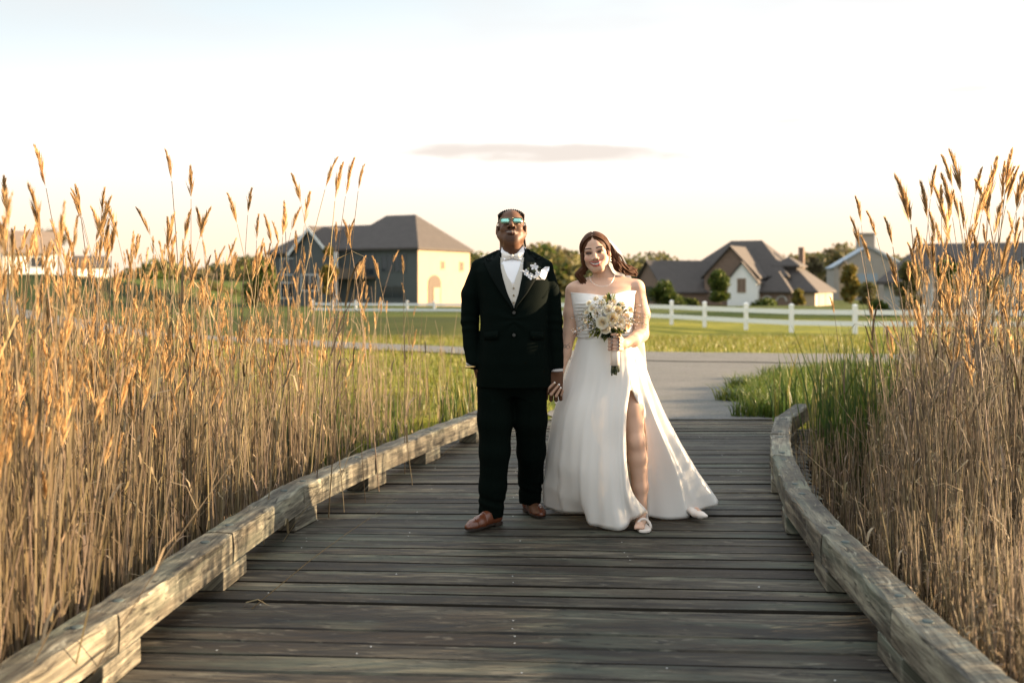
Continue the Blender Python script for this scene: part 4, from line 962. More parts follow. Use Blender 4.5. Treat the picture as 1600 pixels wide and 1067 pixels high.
def paint_head(V, c, R, s, col, male, smile=9.0):
    L = ((V-c) @ R)/s; x, y, z = L[:, 0], L[:, 1], L[:, 2]; fr = (y > .045) & (np.abs(z) < .13) & (np.abs(x) < .09)
    def put(mask, c_, k=1.0):
        m = (mask*fr*k)[:, None]; col[:] = col*(1-m)+np.array(c_)*m
    zm = -.064+smile*x*x
    ax_ = np.abs(x)
    if male:
        lipo = 1-smst(np.sqrt((x/.031)**2+((z-zm+.001)/.0165)**2), .82, 1.05); lipi = 1-smst(np.sqrt((x/.028)**2+((z-zm)/.0052)**2), .8, 1.15)
        put(lipo, (.085, .034, .026), .8); put(lipi, (.27, .215, .175)); put((1-smst(np.abs(z-zm-.0062), .0016, .0036))*(1-smst(ax_, .034, .038)), (.012, .005, .004), .9)
        put(1-smst(np.sqrt((x/.018)**2+((z-zm+.0105)/.0045)**2), .5, 1.1), (.20, .09, .07), .7)
        put(1-smst(np.sqrt(((ax_-.03)/.021)**2+((z-.031)/.0045)**2), .8, 1.2), (.008, .006, .005))
        put(1-smst(np.hypot((ax_-.013)/.007, (z+.041)/.005), .6, 1.1), (.02, .008, .005), .85)
        gt = (1-smst(np.sqrt((x/.045)**2+((z+.095)/.035)**2), .6, 1.1)); put(gt, (.020, .010, .007), .5)
    else:
        lipo = 1-smst(np.sqrt((x/.043)**2+((z-zm+.001)/.0185)**2), .80, 1.02); lipi = 1-smst(np.sqrt((x/.0355)**2+((z-zm-.0005)/.0052)**2), .85, 1.08)
        put(lipo, (.46, .10, .09), .9); put(1-smst(np.sqrt((x/.040)**2+((z-zm-.0005)/.0068)**2), .85, 1.08), (.12, .03, .025), .85); put(lipi, (.62, .57, .52))
        put(1-smst(np.sqrt(((ax_-.034)/.024)**2+((z-.007)/.0125)**2), .55, 1.1), (.20, .10, .07), .65)
        put(1-smst(np.sqrt(((ax_-.033)/.0205)**2+((z-.003-.10*(ax_-.033))/.0080)**2), .7, 1.1), (.014, .009, .008), .95)
        put(1-smst(np.sqrt(((ax_-.034)/.010)**2+((z+.0005)/.0022)**2), .8, 1.15), (.30, .26, .24), .5)
        bz = .0270+.0045*np.sin(np.clip((ax_-.012)/.040, 0, 1)*2.5)
        put((1-smst(np.abs(z-bz), .0030, .0055))*smst(ax_, .010, .015)*(1-smst(ax_, .048, .056)), (.020, .010, .007), .95)
        put(1-smst(np.hypot((ax_-.046)/.02, (z+.026)/.016), .5, 1.2), (.64, .29, .21), .4)
        put(1-smst(np.hypot((ax_-.012)/.0055, (z+.040)/.0035), .6, 1.1), (.22, .09, .07), .7)
        nas = np.abs(ax_-(.020+.018*np.clip((-.036-z)/.024, 0, 1))); put((1-smst(nas, .001, .005))*smst(-z, .034, .040)*(1-smst(-z, .058, .064)), (.40, .20, .14), .45)
def hand(f, wrist, palm_dir, side, normal, L, curl, spread=.0, k=.0045, thumb=1, rf=.0086):
    """palm plus five separate fingers; side = direction towards the thumb, normal = back of the hand"""
    wrist = np.asarray(wrist, float); d = np.asarray(palm_dir, float); d /= np.linalg.norm(d); sd = np.asarray(side, float); sd -= d*(sd@d); sd /= np.linalg.norm(sd); nn = np.cross(sd, d); nn *= np.sign(nn@np.asarray(normal)) or 1
    pl = L*.52
    for i in range(4):
        o = (1.5-i)*L*.105; f.cap(wrist+sd*o*.55+d*L*.05, wrist+sd*o+d*pl, L*.088, L*.062, .012)
    kn = []
    for i in range(4):
        o = (1.5-i)*L*.112; fl = L*(.43, .48, .44, .34)[i]; p = wrist+sd*o+d*pl; ang = 0; dd = d+sd*spread*(1.5-i); dd /= np.linalg.norm(dd); P = [p]; cur = p
        for j, part in enumerate((.46, .31, .25)):
            ang += curl[j]; v = dd*math.cos(ang)-nn*math.sin(ang); cur = cur+v*fl*part; P.append(cur)
        f.chain(P, [rf*1.05, rf*.98, rf*.9, rf*.74], k); kn.append(P)
    if thumb:
        p = wrist+sd*L*.16+d*L*.12; q = p+(sd*.75+d*.65-nn*.15)*L*.20; e = q+(sd*.15+d*.85-nn*.45)*L*.17; t = e+(d*.75-sd*.25-nn*.5)*L*.13
        f.chain([p, q, e, t], [L*.085, rf*1.25, rf*1.1, rf*.8], .008)
    return kn
def strip(name, Lp, Rp, n, front, off, mats, parent, thick=.003, dy=0, bulge=0):
    """cloth panel between two picture-space edges, lying on the front of the chest"""
    V = []; m = len(Lp)
    for (u0, v0), (u1, v1) in zip(Lp, Rp):
        for j in range(n+1):
            t = j/n; u = u0+(u1-u0)*t; v = v0+(v1-v0)*t; p = front(u, v); p[1] -= off+bulge*math.sin(math.pi*t); V.append(p)
    F = [(i*(n+1)+j, (i+1)*(n+1)+j, (i+1)*(n+1)+j+1, i*(n+1)+j+1) for i in range(m-1) for j in range(n)]
    o = mk(name, V, F, mats, parent, True); return solid(o, thick, 0)
def wrinkle(V, N, amp, sc, seed, zs=1.0):
    r = np.random.default_rng(seed); a = np.zeros(len(V))
    for i in range(7):
        w_ = r.normal(size=3)*sc*(1, 1, zs)*(1+.35*i); a += np.sin(V @ w_+r.uniform(0, 6.28)+1.5*np.sin(V @ (r.normal(size=3)*sc*.5)))/(1+.35*i)
    return V+N*(a*amp/3)[:, None]

# ------------------------------------------------------------------ the man
def man():
    Y0 = 5.86; S = FPX/Y0
    g = W(800, 0, Y0); root = empty('person', (float(g[0]), Y0, 0)); tag(root, 'man in dark suit and teal mirrored sunglasses, chin raised, holding hands on the boardwalk', 'person')
    P = lambda u, v, dy=0: W(u, v, Y0+dy)
    zof = lambda v: CAM_H-(v-HOR)/S
    # torso table: v, half width px, depth m, centre u, centre dy
    TB = np.array([(396, 20, .070, 801, .02), (402, 34, .090, 801, .015), (410, 52, .108, 801, .01), (424, 60, .122, 801, 0), (445, 57, .138, 802, -.005), (475, 53.5, .148, 803, -.01), (505, 52.5, .152, 803, -.015), (535, 53.5, .150, 803, -.015), (565, 57, .148, 803, -.01), (604, 59, .140, 803, -.0)])
    tzv = zof(TB[:, 0]); A = TB[:, 1]/S; B = TB[:, 2]; CX = (TB[:, 3]-800)/S; CY = Y0+TB[:, 4]
    o_ = np.argsort(tzv)
    def front(u, v):
        z = zof(v); a, b, cx, cy = (np.interp(z, tzv[o_], q[o_]) for q in (A, B, CX, CY)); x = (u-800)/S
        return np.array((x, cy-b*math.sqrt(max(.02, 1-min(.98, abs((x-cx)/a)**2.3)))-.004, z))
    # --- body: head, neck, arms and hands, legs, one surface
    f = Field(axis((-.34, -.12, .0045), (-.12, .12, .0030), (.12, .34, .0040)), axis((Y0-.24, Y0+.42, .0045)), axis((.03, .78, .010), (.78, 1.02, .0036), (1.02, 1.46, .008), (1.46, 1.90, .0028)))
    hc = P(799, 357.5, .0); R = frame(23, 0, -1); s = np.array((1.07, 1.0, .97))
    f.stack(zof(np.array([405, 430, 480, 560, 596])), [0.01]*5, [Y0]*5, [.10, .15, .15, .14, .13], [.06, .08, .10, .10, .08], .02)
    f.cap(P(800, 412, .03), hc+R @ np.array((0, -.030, -.045)), .071, .070, .03); f.cap(hc+R @ np.array((0, .030, -.098)), P(800, 396, -.01), .05, .058, .03)
    # arms (inside the sleeves) with hands
    wr = P(870, 580, -.015); f.chain([P(850, 428), P(861, 462, .01), P(865, 500, .012), wr], [.034, .040, .038, .029], .012)
    f.chain([P(752, 428), P(738, 462, .015), P(734, 500, .02), P(739, 562, .0)], [.034, .040, .038, .028], .012)
    f.chain([P(770, 600), P(773, 700, .02), P(768, 800, .06)], [.075, .055, .04], .02); f.chain([P(828, 600), P(829, 700, .15), P(829, 780, .32)], [.075, .055, .04], .02)
    f.chain([P(768, 806, .06), P(748, 822, -.06)], [.035, .03], .01); f.chain([P(829, 782, .32), P(840, 803, .20)], [.035, .03], .01)
    # left hand (picture right): back towards the camera, fingers folded round hers
    hand(f, wr, (-.14, -.05, -1), (-1, .15, .1), (.1, -1, .1), .235, (.45, .95, .8), .06, thumb=1, rf=.0118)
    # right hand in the pocket
    hand(f, P(742, 568, .0), (.22, .1, -1), (.2, -1, .1), (-1, -.1, .1), .16, (.3, .4, .3), .0, rf=.008)
    head(f, hc, R, s, True, 6.0)
    
    V, Q = f.mesh(); V = smooth(V, Q, 1, .35)
    col = np.tile(np.array((.115, .054, .028)), (len(V), 1)); paint_head(V, hc, R, s, col, True, 6.0)
    mk('body', V, Q, M['skin_dark'], root, True, attrs={'Col': ('FLOAT_COLOR', c4(col))})
    # --- hair: rows of twists drawn back
    T = lambda x, y, z: hc+R @ (np.array((x, y, z))*s)
    hb = MB(); r = random.Random(4)
    for i in range(15):
        a = -1.12+2.24*i/14; pts = []
        for t in np.linspace(0, 1, 7):
            ph = .62-1.9*t; x = math.sin(a)*.078*math.cos(ph*.35); yy = math.cos(a)*.0; 
            th = rad(60)+t*rad(112); q = np.array((.077*math.sin(a), .094*math.cos(th)-.015, .086*math.sin(th)*max(.25, math.cos(a*.9))+.036)); pts.append(T(*q))
        hb.tube(pts, [.0052+.0008*math.sin(i*3+t*9) for t in range(7)], 6, up=(1, .2, 0))
        e = pts[0]; hb.ball(e, .0068, 7, 5)
    for i, (x, z) in enumerate(((.062, .0), (.070, -.02), (.058, -.03))):
        e = T(x, -.075, z); pts = [e, e+np.array((.010*np.sign(x), .02, -.05)), e+np.array((.018*np.sign(x), .015, -.10)), e+np.array((.014*np.sign(x), -.01, -.145))]
        hb.tube(pts, [.005, .005, .0045, .003], 6, up=(0, 1, 0))
    hb.build('hair', M['hair_black'], root, True)
    # --- sunglasses
    gl = MB(); lens = []
    for q in (-1, 1):
        c0 = np.array((q*.0335, .093, .006)); w2, h2 = .0275, .0185
        out = [(c0[0]+w2*a, .0945-.10*(abs(c0[0]+w2*a))**2*6, c0[2]+h2*b) for a, b in ((-1, .75), (-.85, 1), (.85, 1), (1, .8), (.95, -.45), (.7, -.95), (-.6, -.95), (-.92, -.5))]
        pts = [T(*p) for p in out]; gl.tube(pts+[pts[0]], .0016, 5, cap=False); lens.append(pts)
        gl.tube([T(q*.060, .078, .014), T(q*.074, .06, .013), T(q*.083, .0, .008)], .0022, 5)
    gl.tube([T(-.008, .096, .014), T(0, .099, .016), T(.008, .096, .014)], .0016, 5); gl.tube([T(-.012, .095, .0235), T(0, .098, .024), T(.012, .095, .0235)], .0014, 5)
    g_ = gl.build('sunglasses', M['frame'], root, True)
    for pts in lens: 
        cc_ = np.mean(pts, axis=0)+R[:, 1]*.0035; solid(mk('lens', pts+[cc_], [(i, (i+1) % 8, 8) for i in range(8)], M['lens'], g_, True), .0012)
    # --- suit jacket
    f = Field(axis((-.34, .34, .0055)), axis((Y0-.24, Y0+.24, .0055)), axis((.80, 1.62, .0055)))
    f.stack(tzv, CX, CY, A, B, .02, 2.3)
    shl = P(750, 421, .01); shr = P(851, 421, .01)
    f.chain([shl, P(736, 460, .015), P(734, 500, .02), P(737, 540, -.0), P(740, 566, -.03)], [.054, .058, .053, .047, .043], .012)
    f.chain([shr, P(861, 460, .01), P(865, 500, .012), P(868, 540, -.005), P(869.5, 571, -.015)], [.052, .056, .052, .046, .043], .012)
    f.cap(P(778, 401, .02), P(746, 415, .01), .036, .034, .02); f.cap(P(826, 400, .02), P(854, 415.5, .01), .036, .034, .02)
    V, Q = f.mesh(); V = smooth(V, Q, 3, .5); N = normals(V, Q); V = wrinkle(V, N, .0018, 14, 3); 
    # drag lines to the button and creases in the elbows
    d = np.hypot(V[:, 0]-.01, V[:, 2]-zof(500)); V = V+N*(.0025*np.sin(np.arctan2(V[:, 2]-zof(497), np.abs(V[:, 0]-.01)+.02)*9)*np.exp(-(d/.12)**2))[:, None]
    el = np.exp(-((V[:, 2]-zof(505))/.06)**2)*(np.abs(V[:, 0]) > .2); V = V+N*(.0022*el*np.sin(V[:, 2]*120+V[:, 1]*40))[:, None]
    jk = mk('jacket', V, Q, M['suit'], root, True)
    # shirt, waistcoat, lapels and buttons lie in layers over the chest
    strip('shirt', [(783, 397), (783, 412), (788, 428), (797, 440), (801.5, 446)], [(819, 397), (818, 412), (815, 428), (807, 440), (802.5, 446)], 10, front, .006, M['shirt'], root)
    v1 = strip('vest', [(780, 402), (781, 420), (784, 436), (790, 452), (796, 468), (801, 480)], [(784.5, 404), (788, 420), (793, 432), (802, 446), (806, 468), (805, 480)], 8, front, .010, M['vest'], root)
    v2 = strip('vest', [(815, 404), (811, 420), (806, 433), (802, 446.5), (800, 466), (801, 480)], [(821, 402), (819, 420), (817, 436), (813, 452), (809, 468), (805, 480)], 8, front, .0105, M['vest'], root)
    v1['label'] = 'left front of the champagne vest'; v2['label'] = 'right front of the champagne vest'
    for v in (450, 461, 472):
        p = front(802.5, v); p[1] -= .013; MB().tube([p, p+(0, -.004, 0)], .0055, 10, up=(0, 0, 1)).build('button', M['frame'], v1)
    strip('lapel', [(776, 391), (770, 399), (764, 407), (757, 402), (758, 412), (768, 434), (783, 458), (798, 478), (800, 484)], [(784, 391), (782.5, 399), (782, 407), (782, 412), (783, 420), (786, 434), (793, 458), (802, 477), (803, 484)], 6, front, .013, M['lapel'], root, .006)
    strip('lapel', [(818, 389), (819, 398), (818, 407), (817.5, 412), (817, 420), (815, 434), (810, 458), (804, 476), (803, 484)], [(826, 389), (833, 398), (840, 406), (848, 401), (847, 411), (838, 434), (823, 458), (808, 477), (805, 484)], 6, front, .014, M['lapel'], root, .006)
    for v in (487, 521):
        p = front(803, v); p[1] -= .004; MB().tube([p, p+(0, -.005, 0)], .0095, 12, up=(0, 0, 1)).build('button', M['button'], root)
    # front edge of the closed jacket and the pocket flap
    strip('pocket_flap', [(756, 518), (757, 530)], [(779, 515), (779, 528)], 6, front, .004, M['suit'], root, .003)
    strip('pocket_flap', [(828, 515), (828, 528)], [(850, 518), (849, 530)], 6, front, .004, M['suit'], root, .003)
    # collar
    cl = MB(); ncen = P(801, 396, .03)
    def ring(z, rx, ry, a0, a1, n=22, dyo=0): return [ncen+np.array((rx*math.sin(a), -ry*math.cos(a)+dyo, z)) for a in np.linspace(a0, a1, n)]
    V = []; aa = (.10, 2*math.pi-.10); rows = [ring(-.048, .083, .088, *aa), ring(.0, .0805, .084, *aa), ring(.034, .077, .079, *aa)]
    for i, rw in enumerate(rows):
        for a, p in zip(np.linspace(*aa, 22), rw):
            q = p.copy(); cosf = math.cos(a); q[2] += -.030*max(0, cosf)**2+.015*max(0, -cosf) if i == 2 else 0; V.append(q)
    F = [(i*22+j, i*22+j+1, (i+1)*22+j+1, (i+1)*22+j) for i in range(2) for j in range(21)]
    solid(mk('collar', V, F, M['shirt'], root, True), .003)
    for q in (-1, 1):
        p0 = front(801+q*2, 404)+(0, -.014, 0); 
        w_ = [P(801+q*16.5, 384.5, -.035), P(801+q*18.5, 393, -.055), front(801+q*13, 407)+(0, -.016, 0), front(801+q*3, 401)+(0, -.018, .0)]
        MB().poly(w_, (0, -.004, 0)).build('collar_wing', M['shirt'], root)
    # bow tie
    b0 = front(800.5, 401.5)+(0, -.024, 0)
    for q in (-1, 1):
        V = []; nx, nz = 9, 7
        for i in range(nx):
            t = i/(nx-1); hh = .010+.019*t**.8-.003*t**3; xx = q*(.007+.054*t)
            for j in range(nz):
                a = -1+2*j/(nz-1); V.append(b0+np.array((xx, -.010*math.sin(math.pi*min(1, t*1.1))*math.cos(a*1.4)-.0035*math.sin(a*6)*(1-t)+.012*t, hh*a-.003*t)))
        F = [(i*nz+j, (i+1)*nz+j, (i+1)*nz+j+1, i*nz+j+1) for i in range(nx-1) for j in range(nz-1)]
        o = solid(mk('bow_tie', V, F, M['bow'], root, True), .007)
        o['label'] = 'left loop of the cream bow tie' if q < 0 else 'right loop of the cream bow tie'
    MB().ball(b0+(0, -.006, 0), (.0095, .009, .0125), 10, 8).build('bow_knot', M['bow'], root, True)
    # pocket square and boutonniere
    c0 = front(847, 424)
    sq = [front(828, 437)+(0, -.012, 0), front(835, 430)+(0, -.017, 0), front(843, 424)+(0, -.02, 0), front(852, 417)+(0, -.020, 0), front(858, 417)+(0, -.016, 0), front(857, 423)+(0, -.014, 0), front(850, 437)+(0, -.010, 0)]
    solid(mk('pocket_square', sq+[front(842, 432)+(0, -.026, 0)], [(0, 7, 1), (1, 7, 2), (2, 7, 3), (3, 7, 4), (4, 7, 5), (5, 7, 6), (6, 7, 0)], M['shirt'], root), .003)
    bt = MB(); r = random.Random(3)
    def petal(c, dirv, L, wd, m, bend=.3, nrm=(0, -1, 0)):
        dirv = np.asarray(dirv, float); dirv /= np.linalg.norm(dirv); nrm = np.asarray(nrm, float); sd = np.cross(dirv, nrm); sd /= np.linalg.norm(sd); V = []
        for t, ww in ((0, .25), (.35, .9), (.7, 1), (1, .35)):
            p = c+dirv*L*t+nrm*bend*L*math.sin(t*2.2); V += [p-sd*wd*ww/2, p+nrm*wd*.15*ww, p+sd*wd*ww/2]
        bt.add(V, [(3*i+j, 3*i+j+1, 3*i+j+4, 3*i+j+3) for i in range(3) for j in range(2)], m)
    bc = front(826, 424)+(0, -.018, 0)
    for (du, dv, n, m, L) in ((8, -6, 7, 0, .024), (-4, 3, 6, 0, .020), (3, 8, 6, 0, .018), (14, 3, 5, 0, .02)):
        c = bc+np.array((du/S, 0, -dv/S))
        for k in range(n):
            a = 6.28*k/n+r.random(); petal(c, (math.cos(a), -.25, math.sin(a)), L*r.uniform(.8, 1.2), .014, 0)
        bt.ball(c+(0, -.008, 0), .006, 6, 4, 0)
    for (du, dv, L) in ((-14, 0, .03), (-11, 10, .03), (4, -12, .03), (18, -6, .03)):
        c = bc+np.array((du*.4/S, .003, -dv*.4/S)); petal(c, (du, 0, -dv), L, .010, 0 if du < 0 else 1)
    for k in range(9):
        a = r.uniform(0, 6.28); petal(bc+np.array((r.uniform(-4, 14)/S, .004, r.uniform(-8, 8)/S)), (math.cos(a), -.1, math.sin(a)), .03, .009, 1)
    bt.build('boutonniere', [M['shirt'], M['stemgreen']], root, True)
    # cuffs and watch
    def cuff(p, q, r0, r1, name='cuff', mat='shirt'): return MB().tube([p, q], [r0, r1], 18, up=(0, 1, 0)).build(name, M[mat], root, True)
    cuff(P(869.5, 568, -.015), P(870, 580, -.016), .038, .0375); cuff(P(739.5, 560, -.028), P(738, 571, -.03), .040, .038)
    a = P(737, 572.5, -.031); MB().tube([a+np.array((.034*math.cos(t), .034*math.sin(t), .003*math.cos(t))) for t in np.linspace(0, 6.283, 20)], .0065, 6, cap=False).build('watch', M['gold'], root, True)
    # --- trousers
    f = Field(axis((-.30, .28, .0055)), axis((Y0-.22, Y0+.48, .0055)), axis((.02, 1.0, .0065)))
    f.stack(zof(np.array([556, 585, 606, 618])), [.012]*4, [Y0+.0, Y0+.0, Y0+.01, Y0+.02], np.array([56, 56, 50, 40])/S, [.13, .135, .125, .10], .05, 2.3)
    f.chain([P(773, 612, .0), P(774, 655, .01), P(773, 705, .015), P(770, 760, .035), P(767, 804, .05)], [.105, .102, .089, .079, .074], .03)
    f.chain([P(829, 612, .01), P(829, 655, .05), P(830, 705, .13), P(829, 745, .24), P(828, 784, .32)], [.100, .096, .084, .074, .069], .03)
    X = f.a[0][:, None]; cutz = np.where(X < .0, W(767, 806, Y0+.05)[2], W(828, 785, Y0+.32)[2]).astype(np.float32)
    f.F = np.maximum(f.F, cutz[:, :, None]-f.a[2][None, None, :])
    V, Q = f.mesh(); V = smooth(V, Q, 2, .5); N = normals(V, Q)
    V = wrinkle(V, N, .0012, 11, 8); zb_ = np.where(V[:, 0] < 0, V[:, 2], V[:, 2]-.04); br = np.exp(-((zb_-.14)/.045)**2)
    V = V+N*(.004*br*np.sin(V[:, 2]*95+V[:, 0]*30))[:, None]
    xc = np.where(V[:, 0] < 0, -.105, .115); V = V+N*(.005*np.exp(-((V[:, 0]-xc)/.012)**2)*(N[:, 1] < 0)*(V[:, 2] < .75))[:, None]
    mk('trousers', V, Q, M['suit'], root, True)
    # --- shoes
    def shoe(heel, toe, lab):
        heel = np.asarray(heel); toe = np.asarray(toe); d = toe-heel; L = np.linalg.norm(d); d = d/L; sd = np.array((-d[1], d[0], 0))
        lo = np.minimum(heel, toe)-.07; hi = np.maximum(heel, toe)+.07
        f = Field(axis((lo[0], hi[0], .0035)), axis((lo[1], hi[1], .0035)), axis((0, .16, .0035))); at = lambda t, z, o=0: heel+d*L*t+sd*o+np.array((0, 0, z))
        f.chain([at(.12, .045), at(.35, .04), at(.62, .032), at(.80, .028), at(.93, .026)], [.040, .037, .045, .041, .026], .012, (2, .85))
        f.chain([at(.16, .05), at(.17, .12)], [.042, .044], .02); f.chain([at(.22, .09), at(.42, .058), at(.6, .045)], [.036, .032, .03], .02)
        f.cut_below(.020).cut_above(.135)
        V, Q = f.mesh(); V = smooth(V, Q, 2, .4); N = normals(V, Q); t = ((V-heel) @ d)/L
        V = V-N*(.0022*(np.exp(-((t-.76)/.006)**2)+np.exp(-((t-.50-.8*np.abs((V-heel) @ sd))/.008)**2)))[:, None]
        o = mk('shoe', V, Q, M['leather'], root, True); o['label'] = lab
        prof = [(.0, .028), (.06, .037), (.2, .039), (.4, .036), (.62, .0455), (.8, .042), (.93, .030), (1.0, .010)]
        pl = [at(t, .0, wv) for t, wv in prof]+[at(t, .0, -wv) for t, wv in reversed(prof)]; pl = [p+np.array((0, 0, .012)) for p in pl]
        MB().poly(pl, (0, 0, .011)).build('sole', M['sole'], o)
        hl = [at(t, .002, wv) for t, wv in prof[:3]]+[at(.25, .002, .036), at(.25, .002, -.036)]+[at(t, .002, -wv) for t, wv in reversed(prof[:3])]; MB().poly(hl, (0, 0, .0105)).build('heel', M['sole'], o)
        la = MB()
        for k in range(3):
            t = .40+.055*k; z = .1-.16*(t-.38); p = at(t, z-.012); la.tube([p-sd*.018+(0, 0, -.004), p+(0, 0, .001), p+sd*.018+(0, 0, -.004)], .0022, 5)
        la.build('laces', M['sole'], o, True)
    G = lambda u, v: np.array(((u-800)*(FPX*CAM_H/(v-HOR))/FPX, FPX*CAM_H/(v-HOR), 0.))
    shoe((-.075, 5.93, 0), (-.262, 5.725, 0), 'brown shoe stepping forward'); shoe((.095, 6.27, 0), (.185, 6.035, 0), 'brown shoe set back beside the gown')
man()

# ------------------------------------------------------------------ the woman
def woman():
    Y0 = 5.95; S = FPX/Y0; root = empty('person', (float((955-800)/S), Y0, 0))
    tag(root, 'smiling bride with long brown hair in strapless white satin gown, holding a bouquet', 'person')
    P = lambda u, v, dy=0: W(u, v, Y0+dy); zof = lambda v: CAM_H-(v-HOR)/S
    hc = P(930.3, 395, -.02); R = frame(-3, -9, -9); s = np.array((1.05, .97, 1.0))
    TB = np.array([(434, 26, .055, 944, .03), (440, 48, .072, 944, .02), (448, 53, .090, 943, .01), (460, 47, .108, 942, 0), (474, 45, .128, 942, -.01), (490, 43.5, .128, 942.5, -.01), (508, 41, .115, 944, 0), (526, 40, .112, 945, 0), (550, 45, .120, 946, .01), (590, 58, .135, 948, .03)])
    tv = zof(TB[:, 0]); A = TB[:, 1]/S; B = TB[:, 2]; CX = (TB[:, 3]-800)/S; CY = Y0+TB[:, 4]; o_ = np.argsort(tv)
    def tor(z): return [np.interp(z, tv[o_], q[o_]) for q in (CX, CY, A, B)]
    x0, x1 = (860-800)/S, (1122-800)/S
    f = Field(axis((x0-.02, .36, .0042), (.36, .64, .0033), (.64, x1, .0042)), axis((Y0-.30, Y0-.08, .0036), (Y0-.08, Y0+.18, .0042)), axis((.005, .09, .004), (.09, .78, .008), (.78, 1.08, .0036), (1.08, 1.42, .006), (1.42, 1.74, .0028)))
    f.stack(tv, CX, CY, A-.006, B-.006, .02)
    nb = P(946, 437, .03); f.cap(nb, hc+R @ np.array((0, -.028, -.055)), .058, .051, .025)
    f.cap(P(936, 441, .03), P(897, 453, .02), .034, .037, .03); f.cap(P(952, 439, .03), P(994, 447, .02), .034, .042, .03)
    for q in (924, 962): f.ell(P(q, 476, -.07), (.064, .055, .060), .03)
    # her right arm (picture left) down to the joined hands
    wr = P(875, 580, -.085); f.chain([P(895, 456, .02), P(893, 490, .015), P(890, 519, 0), P(883, 552, -.045), wr], [.044, .047, .040, .034, .024], .02)
    # her left arm bent to the bouquet
    w2 = P(973, 537, -.225); f.chain([P(995, 452, .02), P(1000, 490, .015), P(1001, 522, -.01)], [.048, .057, .048], .02); f.chain([P(1001, 522, -.01), P(990, 532, -.13), w2], [.046, .038, .027], .015)
    # hand at the man's: palm behind his, fingers coming round to the front
    pm = np.array(P(868, 596, -.065)); f.chain([wr, P(872, 588, -.075), P(868, 600, -.07)], [.024, .029, .026], .012)
    D = -.165
    for base, mid, tip, rr in (((861, 611, -.075), (853, 611, -.135), (866.5, 598, D-.010), .0085), ((866, 616, -.075), (861, 616, -.140), (873.5, 601, D-.006), .0085), ((871, 618, -.075), (869, 618.5, -.14), (876, 606, D), .008), ((876, 616, -.075), (877, 617, -.13), (880, 610, D+.01), .007)):
        f.chain([P(868, 602, -.07), P(*base), P(*mid), P(*tip)], [.014, rr*1.1, rr*1.05, rr*.8], .004)
    f.chain([P(868, 592, -.07), P(853, 594, -.09), P(848.5, 601, -.125), P(850.5, 613, -.14)], [.016, .010, .0088, .007], .006)
    # hand round the bouquet handle
    hx, hy = 961, -.268
    f.chain([w2, P(969, 538, -.24)], [.026, .026], .012)
    for i, vv in enumerate((529.5, 535, 540.5, 545.5)):
        rr = (.0088, .0092, .0088, .0078)[i]; f.chain([P(971, vv+.3, -.245), P(966.5, vv-.2, -.292), P(957.5, vv, -.300), P(952.5-.3*i, vv+.5, -.272), P(955, vv+.8, -.25)], [.013, rr*1.1, rr*1.05, rr, rr*.85], .0035)
    f.chain([P(970, 532, -.24), P(968, 525, -.262), P(962, 522.5, -.285), P(956, 523, -.288)], [.015, .0105, .0098, .008], .006)
    # legs: the near one shows in the slit, the other is behind under the skirt
    f.chain([P(975, 575, .02), P(986, 640, -.06), P(993.5, 688, -.105), P(996, 715, -.095), P(1000, 760, -.085), P(1001, 800, -.085)], [.085, .072, .054, .057, .047, .032], .02)
    f.ell(P(993, 690, -.135), (.036, .03, .045), .02)
    f.chain([P(1001, 800, -.085), P(1000.5, 815, -.10), P(1000, 822.5, -.185)], [.032, .031, .027], .012)
    for i, q in enumerate((993.5, 996.7, 999.6, 1002.4, 1005)): f.cap(P(998.5+(q-999)*.7, 820, -.17), P(q, 824.5-.5*(i == 4), -.235+.006*abs(i-1)), .011, .0085 if i else .0105, .004)
    f.chain([P(985, 610, .10), P(1040, 700, .17), P(1080, 785, .16)], [.075, .050, .033], .02); f.chain([P(1080, 785, .16), P(1084, 797, .14), P(1092, 802, .02)], [.032, .031, .022], .012)
    head(f, hc, R, s, False, 11.0)
    V, Q = f.mesh(); V = smooth(V, Q, 1, .35)
    col = np.tile(np.array((.60, .39, .285)), (len(V), 1)); paint_head(V, hc, R, s, col, False, 11.0)
    # nails
    for u, v, dy in ((867.5, 597, D-.017), (874.5, 600, D-.012), (876.5, 604.8, D-.006)):
        dd = np.linalg.norm(V-P(u, v, dy), axis=1); m_ = (1-smst(dd, .006, .009))[:, None]; col = col*(1-m_)+np.array((.85, .80, .78))*m_
    # small floral tattoo on the forearm
    px = 800+V[:, 0]*FPX/V[:, 1]; pv = HOR+(CAM_H-V[:, 2])*FPX/V[:, 1]; fa = (np.abs(V[:, 2]-zof(541)) < .045) & (V[:, 0] < .42)
    la, lb = px-886, pv-541; tt = np.minimum(np.abs(np.hypot(la-1.5, lb-1)-2.6), np.minimum(np.abs(np.hypot(la+3, lb)-2.2), np.abs(la*.8+lb+1.5)))
    m_ = ((tt < .55)*fa*(np.hypot(la, lb) < 7)*.7)[:, None]; col = col*(1-m_)+np.array((.06, .06, .06))*m_
    # fine speckled botanical tattoo on the bouquet arm
    q1, q2 = V[:, 1]*9+V[:, 0]*3, V[:, 2]; sp_ = np.sin(q1*31+3*np.sin(q2*60))*np.sin(q2*210+2*np.sin(q1*17)); br_ = np.abs(np.sin(q2*26+q1*2.2+np.sin(q2*70)))
    m_ = ((V[:, 0] > .70)*(q2 > zof(529))*(q2 < zof(463))*((sp_ > .62)*(br_ > .35)*.38+(br_ < .07)*.22))[:, None]; col = col*(1-m_)+np.array((.16, .09, .05))*m_
    mk('body', V, Q, M['skin'], root, True, attrs={'Col': ('FLOAT_COLOR', c4(col))})
    T = lambda x, y, z: hc+R @ (np.array((x, y, z))*s)
